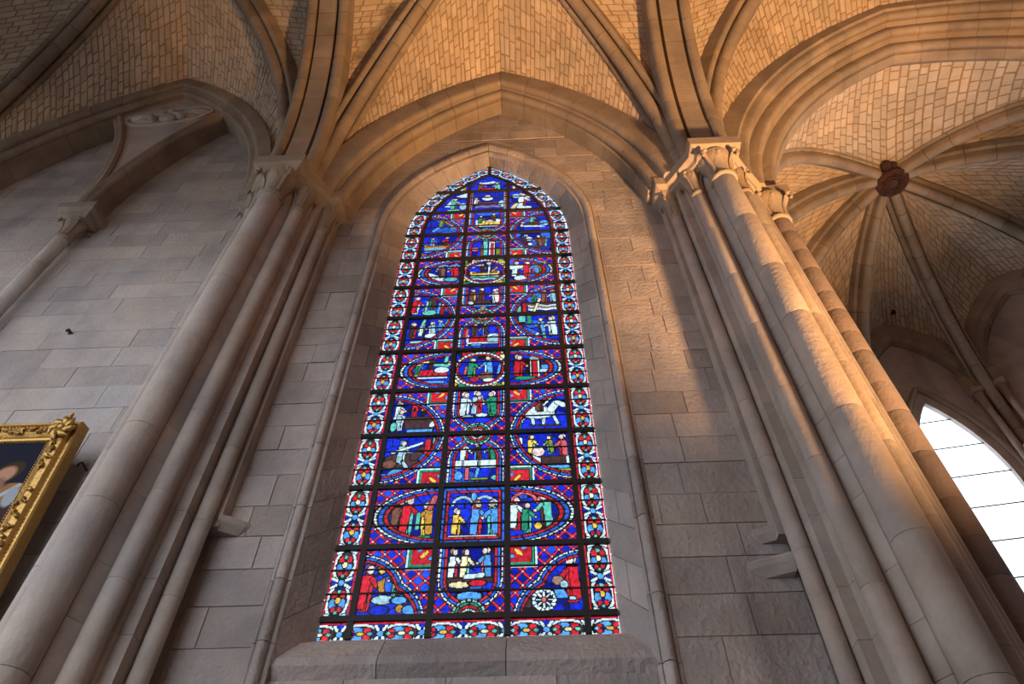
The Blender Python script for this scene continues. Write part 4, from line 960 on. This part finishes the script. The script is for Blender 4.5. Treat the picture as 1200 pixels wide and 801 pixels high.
      [('boat', .50, .44, .34, 'N'), ('e', .48, .64, .13, .09, 'W'), ('p', .20, .36, .34, 'W', 'F', 'F', 1), ('c', .48, .74, .07, 'y'), ('e', .84, .36, .08, .16, 'w'), ('wave', .18, .82, .30, 'P', 'b')],
      [('p', .36, .14, .70, 'R', 'W', 'y', 1), ('c', .50, .68, .08, 'y'), ('l', .26, .16, .52, .14, .05, 'W'), ('l', .12, .14, .2, .3, .05, 'y'), ('e', .2, .72, .1, .1, 'w')]),
 12: ([('b', .3, .1, .9, .35, 'O'), ('l', .8, .1, .8, .5, .03, 'W')],
      [('p', .30, .06, .46, 'R', 'n', 'W', 1), ('l', .34, .44, .62, .50, .05, 'W'), ('p', .72, .06, .44, 'W', 'g', 'g', -1), ('e', .5, .12, .2, .06, 'R')],
      [('b', .1, .1, .5, .35, 'R'), ('l', .15, .1, .15, .5, .03, 'W')])}

def panel(u, v, row, colm):
    kind = {12: 'T', 11: 'H'}.get(row, ('U', 'E', 'A')[(row-1) % 3])
    P = Paint(u, v); full = np.ones(u.shape, bool)
    lay = [(-.095, -.055, 'R', 0), (-.055, -.012, 'm', 0), (-.012, .022, 'W', 1)]
    if kind in 'TH':
        P.cells(full, 'BBBD', .22); P.scene(SC[row][colm])
        if kind == 'H' and colm == 1: P.band(np.maximum(np.abs(u-.5)-.44, -.1*np.ones_like(u)), v, [(-.05, -.015, 'w', 1), (-.015, .05, 'r', 1)])
        return P
    if colm != 1:
        uu = u if colm == 0 else 1-u
        vv = v if kind != 'A' else 1-v
        if kind == 'E': r_ = np.hypot((uu-1.06)/.98, (v-.5)/.47); d = (r_-1)*.5*np.hypot(1, .0); par = np.arctan2((v-.5)/.47, (uu-1.06)/.98)*.7
        else:
            d1 = (np.hypot((uu+.02)/.66, (vv-.22)/.66)-1)*.66; d2 = (np.hypot((uu-.30)/.62, (vv+.10)/.64)-1)*.63
            d = np.minimum(d1, d2) if row == 1 else (np.hypot((uu+.05)/1.0, (vv+.06)/.96)-1)*.9
            par = np.arctan2(vv+.06, uu+.05)*.9
        P.lattice(full); ins = d < -.06
        Q = Paint(u, v); Q.cells(full, 'BBBBBmDD', .24); Q.scene(SC[row][colm])
        P.c[ins] = Q.c[ins]; P.l[ins] = Q.l[ins]
        if kind != 'E':     # corner square
            q = np.maximum(.70-uu, .76-vv)
            k = q < .10; P.l[k] = False
            for a, col in ((.10, 'W'), (.065, 'G'), (.025, 'R')): P.put(q-a, col, .008)
            P.put(np.hypot(((uu-.85)+(vv-.88))/.10, ((uu-.85)-(vv-.88))/.035)*.035-.035, 'Y', .008); P.put(np.hypot(uu-.78, vv-.96)-.035, 'b', .008); P.put(np.hypot(uu-.94, vv-.82)-.03, 'b', .008)
        P.band(d, par, lay)
    elif kind == 'E':
        if row == 2:
            P.cells(full, 'BBBBD', .2); P.scene(SC[row][1]); d = np.maximum(np.abs(u-.5)-.47, np.abs(v-.5)-.47)
            P.band(d, u+v, [(-.105, -.06, 'R', 0), (-.06, -.015, 'm', 0)])
            P.band(d+0*u, u, [(-.012, .03, 'w', 1)])
        else:
            P.cells(full, 'gYoBRyG', .12); d = (np.hypot((u-.5)/.46, (v-.5)/.42)-1)*.44
            Q = Paint(u, v); Q.cells(full, 'BBBD', .24); Q.scene(SC[row][1]); ins = d < -.05
            P.c[ins] = Q.c[ins]; P.l[ins] = Q.l[ins]
            P.band(d, np.arctan2(v-.5, u-.5)*.45, [(-.065, -.025, 'R', 0), (-.025, .03, 'W', 1)])
            fr = np.maximum(np.abs(u-.5)-.5, np.abs(v-.5)-.5); P.band(fr, u+v, [(-.05, -.01, 'w', 1)], .06)
    else:
        vv = v if kind == 'U' else 1-v
        body = np.where(vv > .52, np.abs(u-.5)-.42, np.hypot(u-.5, (vv-.52)*1.0)-.42)
        P.lattice(full); ins = body < -.06
        Q = Paint(u, v); Q.cells(full, 'BBBBBmDD', .22); Q.scene(SC[row][1]); P.c[ins] = Q.c[ins]; P.l[ins] = Q.l[ins]
        P.band(body, np.where(vv > .52, vv, np.arctan2(vv-.52, u-.5)*.42), lay)
        rd = np.hypot(u-.5, vv)-.235; k = rd < .0
        P.l[k] = False; P.c[k] = GC['N']; an = np.arctan2(vv, u-.5)
        P.band(rd, an*.2, [(-.04, 0, 'w', 1), (-.08, -.04, 'G', 0), (-.125, -.08, 'R', 0), (-.16, -.125, 'W', 1)], .07)
        P.put(np.hypot(u-.5, vv)-.055, 'r'); P.put(np.hypot(u-.5, vv-.03)-.02, 'Y')
    return P

def border(t, s):
    """t across from the stone edge (0 .. .224), s along; two palmettes to one period"""
    H = .5843; P = Paint(t/.224, (s % H)/.224, 'B'); u, v = P.u, P.v; T = H/.224
    full = np.ones(u.shape, bool); P.cells(full, 'BBBD', .35, LW)
    lw = .034; uc = .42
    for c0 in (T*.25, T*.75):
        P.put(np.abs(np.hypot((u-uc)/.33, (v-c0)/.56)-1)*.33-.055, 'W', lw, .1)
        P.put((np.hypot((u-uc)/.27, (v-c0)/.48)-1)*.27, 'D' if c0 < T/2 else 'N', lw)
        for sg in (-1, 1):
            P.put(P.ell(uc+sg*.13, c0+.20, .10, .15), 'R', lw); P.put(P.ell(uc+sg*.16, c0-.10, .10, .17), 'b', lw); P.put(P.ell(uc+sg*.10, c0-.30, .07, .09), 'R', lw)
        P.put(P.ell(uc, c0+.02, .075, .11), 'Y' if c0 < T/2 else 'y', lw); P.put(P.ell(uc, c0+.32, .06, .08), 'g', lw); P.put(P.ell(uc, c0-.40, .05, .06), 'g', lw)
    for c0 in (0, T*.5, T):
        for sg in (-1, 1): P.put(P.cap(uc-.30, c0-sg*.17, uc+.30, c0+sg*.17, .045), 'W', lw, .1)
        P.put(P.circ(uc, c0, .10), 'b', lw)
    for a, b, col, bead in ((-.1, .075, 'R', 0), (.80, .875, 'R', 0), (.895, 1.1, 'W', 1)):
        P.band(u, v, [(a, b, col, bead)], .30)
    return P

XV = [-1.33583, -.7772, -.21875, .34597]; ZH = [4.08474+.5842874*k for k in range(12)]
XL, XR_, ZB = CW-1.0625, CW+1.0625, 3.935
CS = .0075
gx = XL+CS*(np.arange(int(round((XR_-XL)/CS)))+.5); gz = ZB+CS*(np.arange(int(round((11.31-ZB)/CS)))+.5)
GX, GZ = np.meshgrid(gx, gz)
R_ = gl_arc[0].R
tl = np.where(GZ < 9.35, np.where(GX < CW, GX-XL, XR_-GX), R_-np.where(GX < CW, np.hypot(GX-(XL+R_), GZ-9.35), np.hypot(GX-(XR_-R_), GZ-9.35)))
an = np.where(GX < CW, np.arctan2(GZ-9.35, (XL+R_)-GX), np.arctan2(GZ-9.35, GX-(XR_-R_)))
sl = np.where(GZ < 9.35, GZ-ZH[0], 9.35-ZH[0]+R_*an)
IMG = np.zeros(GX.shape+(3,)); LEAD = np.ones(GX.shape, bool); PID = -np.ones(GX.shape, int)
BW = .224
pid = 0; info = []
for row in range(1, 13):
    z0 = ZH[row-1]; z1 = ZH[row] if row < 12 else ZH[11]+.56
    for colm in range(3):
        x0, x1 = XV[colm], XV[colm+1]
        m_ = (GZ >= z0) & (GZ < z1 if row < 12 else GZ < 12) & (GX >= x0) & (GX < x1)
        jj = np.where(m_.any(1))[0]; ii = np.where(m_.any(0))[0]
        if not len(jj) or not len(ii): continue
        sl_ = np.s_[jj[0]:jj[-1]+1, ii[0]:ii[-1]+1]
        P = panel((GX[sl_]-x0)/(x1-x0), (GZ[sl_]-z0)/(.5842874 if row < 12 else .56), row, colm)
        k = tl[sl_] >= BW
        if k.sum() < 30: continue
        IMG[sl_][k] = P.c[k]; LEAD[sl_][k] = P.l[k]; PID[sl_][k] = pid; info.append('figure'); pid += 1
bP = border(np.clip(tl, 0, BW), sl)
kb = (tl >= 0) & (tl < BW); IMG[kb] = bP.c[kb]; LEAD[kb] = bP.l[kb]
for half in (0, 1):
    for row in range(13):
        s0 = .5842874*row; s1 = s0+.5842874
        k = kb & ((GX < CW) if half == 0 else (GX >= CW)) & (sl >= s0) & (sl < s1) & (GZ >= ZH[0])
        if k.sum() < 30: continue
        PID[k] = pid; info.append('border'); pid += 1
kq = (GZ < ZH[0])
bQ = border(np.clip(.224-(ZH[0]-GZ)*1.2, 0, .224), GX-XV[0]+.07); IMG[kq] = bQ.c[kq]; LEAD[kq] = bQ.l[kq]
for x0, x1 in zip([XL-.1]+XV, XV+[XR_+.1]):
    k = kq & (GX >= x0) & (GX < x1); PID[k] = pid; info.append('border'); pid += 1
# thin clear slip of glass next to the stone where the arch begins
k = (tl >= 0) & (tl < .022) & (GZ > 9.30) & (GZ < 11.05); IMG[k] = GC['K']; LEAD[k] = ((sl[k] % .2) < .012)
PID[tl < 0] = -1

win = empty('window_1'); win.location = (CW, YG, ZB)
tag(win, 'tall pointed stained glass window of blue and red medallions in iron bars', 'window', kind='structure')
def raster(name, mask, img, m, parent, ox, oz, y, cs, x00, z00, part=None):
    V, F, C = [], [], []
    jj = np.where(mask.any(1))[0]
    for j in jj:
        r_ = mask[j]; ii = np.where(r_)[0]; z_ = z00+cs*j
        st = ii[0]; pv = ii[0]; pc = img[j, st] if img is not None else None
        def flush(a, b, c):
            n_ = len(V); xa = x00+cs*a-ox; xb = x00+cs*(b+1)-ox; za = z_-oz; zb = za+cs
            V.extend(((xa, y, za), (xb, y, za), (xb, y, zb), (xa, y, zb))); F.append((n_, n_+1, n_+2, n_+3)); C.append(c)
        for i in ii[1:]:
            if i != pv+1 or (img is not None and not (img[j, i] == pc).all()):
                flush(st, pv, pc); st = i; pc = img[j, i] if img is not None else None
            pv = i
        flush(st, pv, pc)
    o = mesh_obj(name, V, F, m, parent)
    if img is not None:
        a = o.data.color_attributes.new('tint', 'FLOAT_COLOR', 'CORNER')
        cc = np.ones((len(F), 4, 4), np.float32); cc[..., :3] = np.clip(np.array(C), 0, 1)[:, None, :]
        a.data.foreach_set('color', cc.ravel())
    return o
for i in range(pid):
    k = PID == i
    if (k & ~LEAD).sum() == 0: continue
    g = raster('glass_panel' if info[i] == 'figure' else 'border_panel', k & ~LEAD, IMG, 'glass', win, CW, ZB, 0.0, CS, XL, ZB)
    tag(g, kind='stuff')
    if (k & LEAD).any(): tag(raster('lead_came', k & LEAD, None, 'lead', g, CW, ZB, 0.0, CS, XL, ZB), kind='stuff')
# iron armature
def ibar(pts, w, y0=-.02, y1=.006):
    mb = MB(); loops = []
    for i, p in enumerate(pts):
        a = Vector(pts[max(0, i-1)]); b = Vector(pts[min(len(pts)-1, i+1)]); t = (b-a).normalized(); n_ = Vector((-t.y, t.x))
        q0 = Vector(p)-n_*w/2; q1 = Vector(p)+n_*w/2
        loops.append([(q0.x-CW, y0, q0.y-ZB), (q1.x-CW, y0, q1.y-ZB), (q1.x-CW, y1, q1.y-ZB), (q0.x-CW, y1, q0.y-ZB)])
    mb.loft(loops); return mb.build('armature_bar', 'iron', win)
inarc = [[(a.at(q/16, -BW).x, a.at(q/16, -BW).z) for q in range(17)] for a in gl_arc]
def top_of(x):      # height of the inner border line over x
    a = gl_arc[0]; r_ = a.R-BW; dx = abs((XL+a.R)-x) if x < CW else abs(x-(XR_-a.R))
    return 9.35+math.sqrt(max(0, r_*r_-dx*dx))
for x in XV: ibar([(x, ZB), (x, top_of(x) if XL+BW+.01 < x < XR_-BW-.01 else 9.35)], .046)
for a in inarc: ibar(a, .036)
ibar([(CW, top_of(CW)-.02), (CW, 11.3)], .05)
for k, z in enumerate(ZH):
    w = half_w(gl_arc[0], 1.0625, z); ibar([(CW-w, z), (CW+w, z)], .044, -.022, .006)
for k in range(12):
    for f in (1/3, 2/3):
        z = ZH[k]+.5842874*f
        if z > 10.9: continue
        w = half_w(gl_arc[0], 1.0625, z); mb = MB()
        mb.tube([(-w, -.012, z-ZB), (w, -.012, z-ZB)], .0085, 6); mb.build('saddle_bar', 'iron', win)

# ---- the painted canvas
cs2 = .006; cu = np.arange(-.66, .66, cs2)+cs2/2; cv = np.arange(.19, FH-.19, cs2)+cs2/2
CU, CV = np.meshgrid(cu, cv); top = FH-.2; rgt = FW/2-.2
img = np.zeros(CU.shape+(3,)); img[:] = (.012, .018, .022)
def soft(d, c, w=.02):
    k = np.clip(.5-d/w, 0, 1)[..., None]; img[:] = img*(1-k)+np.array(c)*k
hx, hz = rgt-.18, top-.27
soft(np.hypot((CU-hx+.30)/1.0, (CV-hz+.1)/1.2)-.13, (.035, .025, .018), .08)
soft(np.hypot((CU-hx)/.85, (CV-hz+.62)/1.5)-.30, (.05, .03, .028), .08)
ax_ = (CU-hx)*.8+(CV-hz)*.6; bx_ = -(CU-hx)*.6+(CV-hz)*.8
soft(np.hypot(ax_/.115, bx_/.085)*.1-.1, (.045, .022, .014))
soft(np.hypot((ax_+.03)/.085, (bx_+.005)/.065)*.08-.08, (.42, .22, .14), .03)
soft(np.hypot((CU-hx+.03)/.05, (CV-hz+.13)/.08)*.06-.06, (.22, .11, .07), .03)
soft(np.abs((CU-hx)*.75-(CV-hz+.26)*.9)-.10+np.maximum(0, np.hypot(CU-hx, CV-hz+.34)-.24)*2, (.28, .14, .05), .03)
soft(np.abs((CU-hx)*.75-(CV-hz+.24)*.9)-.018+np.maximum(0, np.hypot(CU-hx, CV-hz+.28)-.22)*2, (.42, .43, .47), .02)
soft(np.hypot((CU-hx-.12)/.05, (CV-hz+.22)/.09)*.07-.07, (.30, .32, .36), .02)
soft(np.hypot((CU-hx+.05)/.2, (CV-hz+.75)/.22)*.2-.2, (.10, .04, .05), .08)
img = np.round(img*80)/80
o = raster('canvas', np.ones(CU.shape, bool), img, 'paint', fp, 0, 0, -.095, cs2, -.66, .19)
o['label'] = 'dark oil canvas with a figure turning its face upward'

# ---- small iron fittings
def hook(loc, d, label, r_=.018, L=.12):
    o = empty('iron_hook'); o.location = loc; tag(o, label, 'hook'); d = Vector(d).normalized(); u = d.orthogonal().normalized()
    mb = MB(); mb.lathe(0, 0, [(r_*2, -.01), (r_*2, .0), (r_*.5, .012)], 10); mb.build('plate', 'iron', o)
    mb = MB(); mb.tube([Vector((0, 0, 0))-d*.03, d*L*.5, d*L, d*L+u*L*.3, d*L*.8+u*L*.45], [r_, r_, r_, r_*.9, r_*.6], 8); mb.build('shank', 'iron', o, 60)
hook((7.50, 8.83, 12.70), (-.4, -.6, -.7), 'small dark iron hook in the narrow chapel web above the bright window', .035, .14)
hook((-3.72, 4.32, 5.30), (0, -1, .1), 'thin iron hook on the ashlar beside the gilt frame', .008, .10)
hook((-4.79, 4.32, 7.17), (0, -1, 0), 'small iron peg stub in the pale wall above the painting', .016, .06)
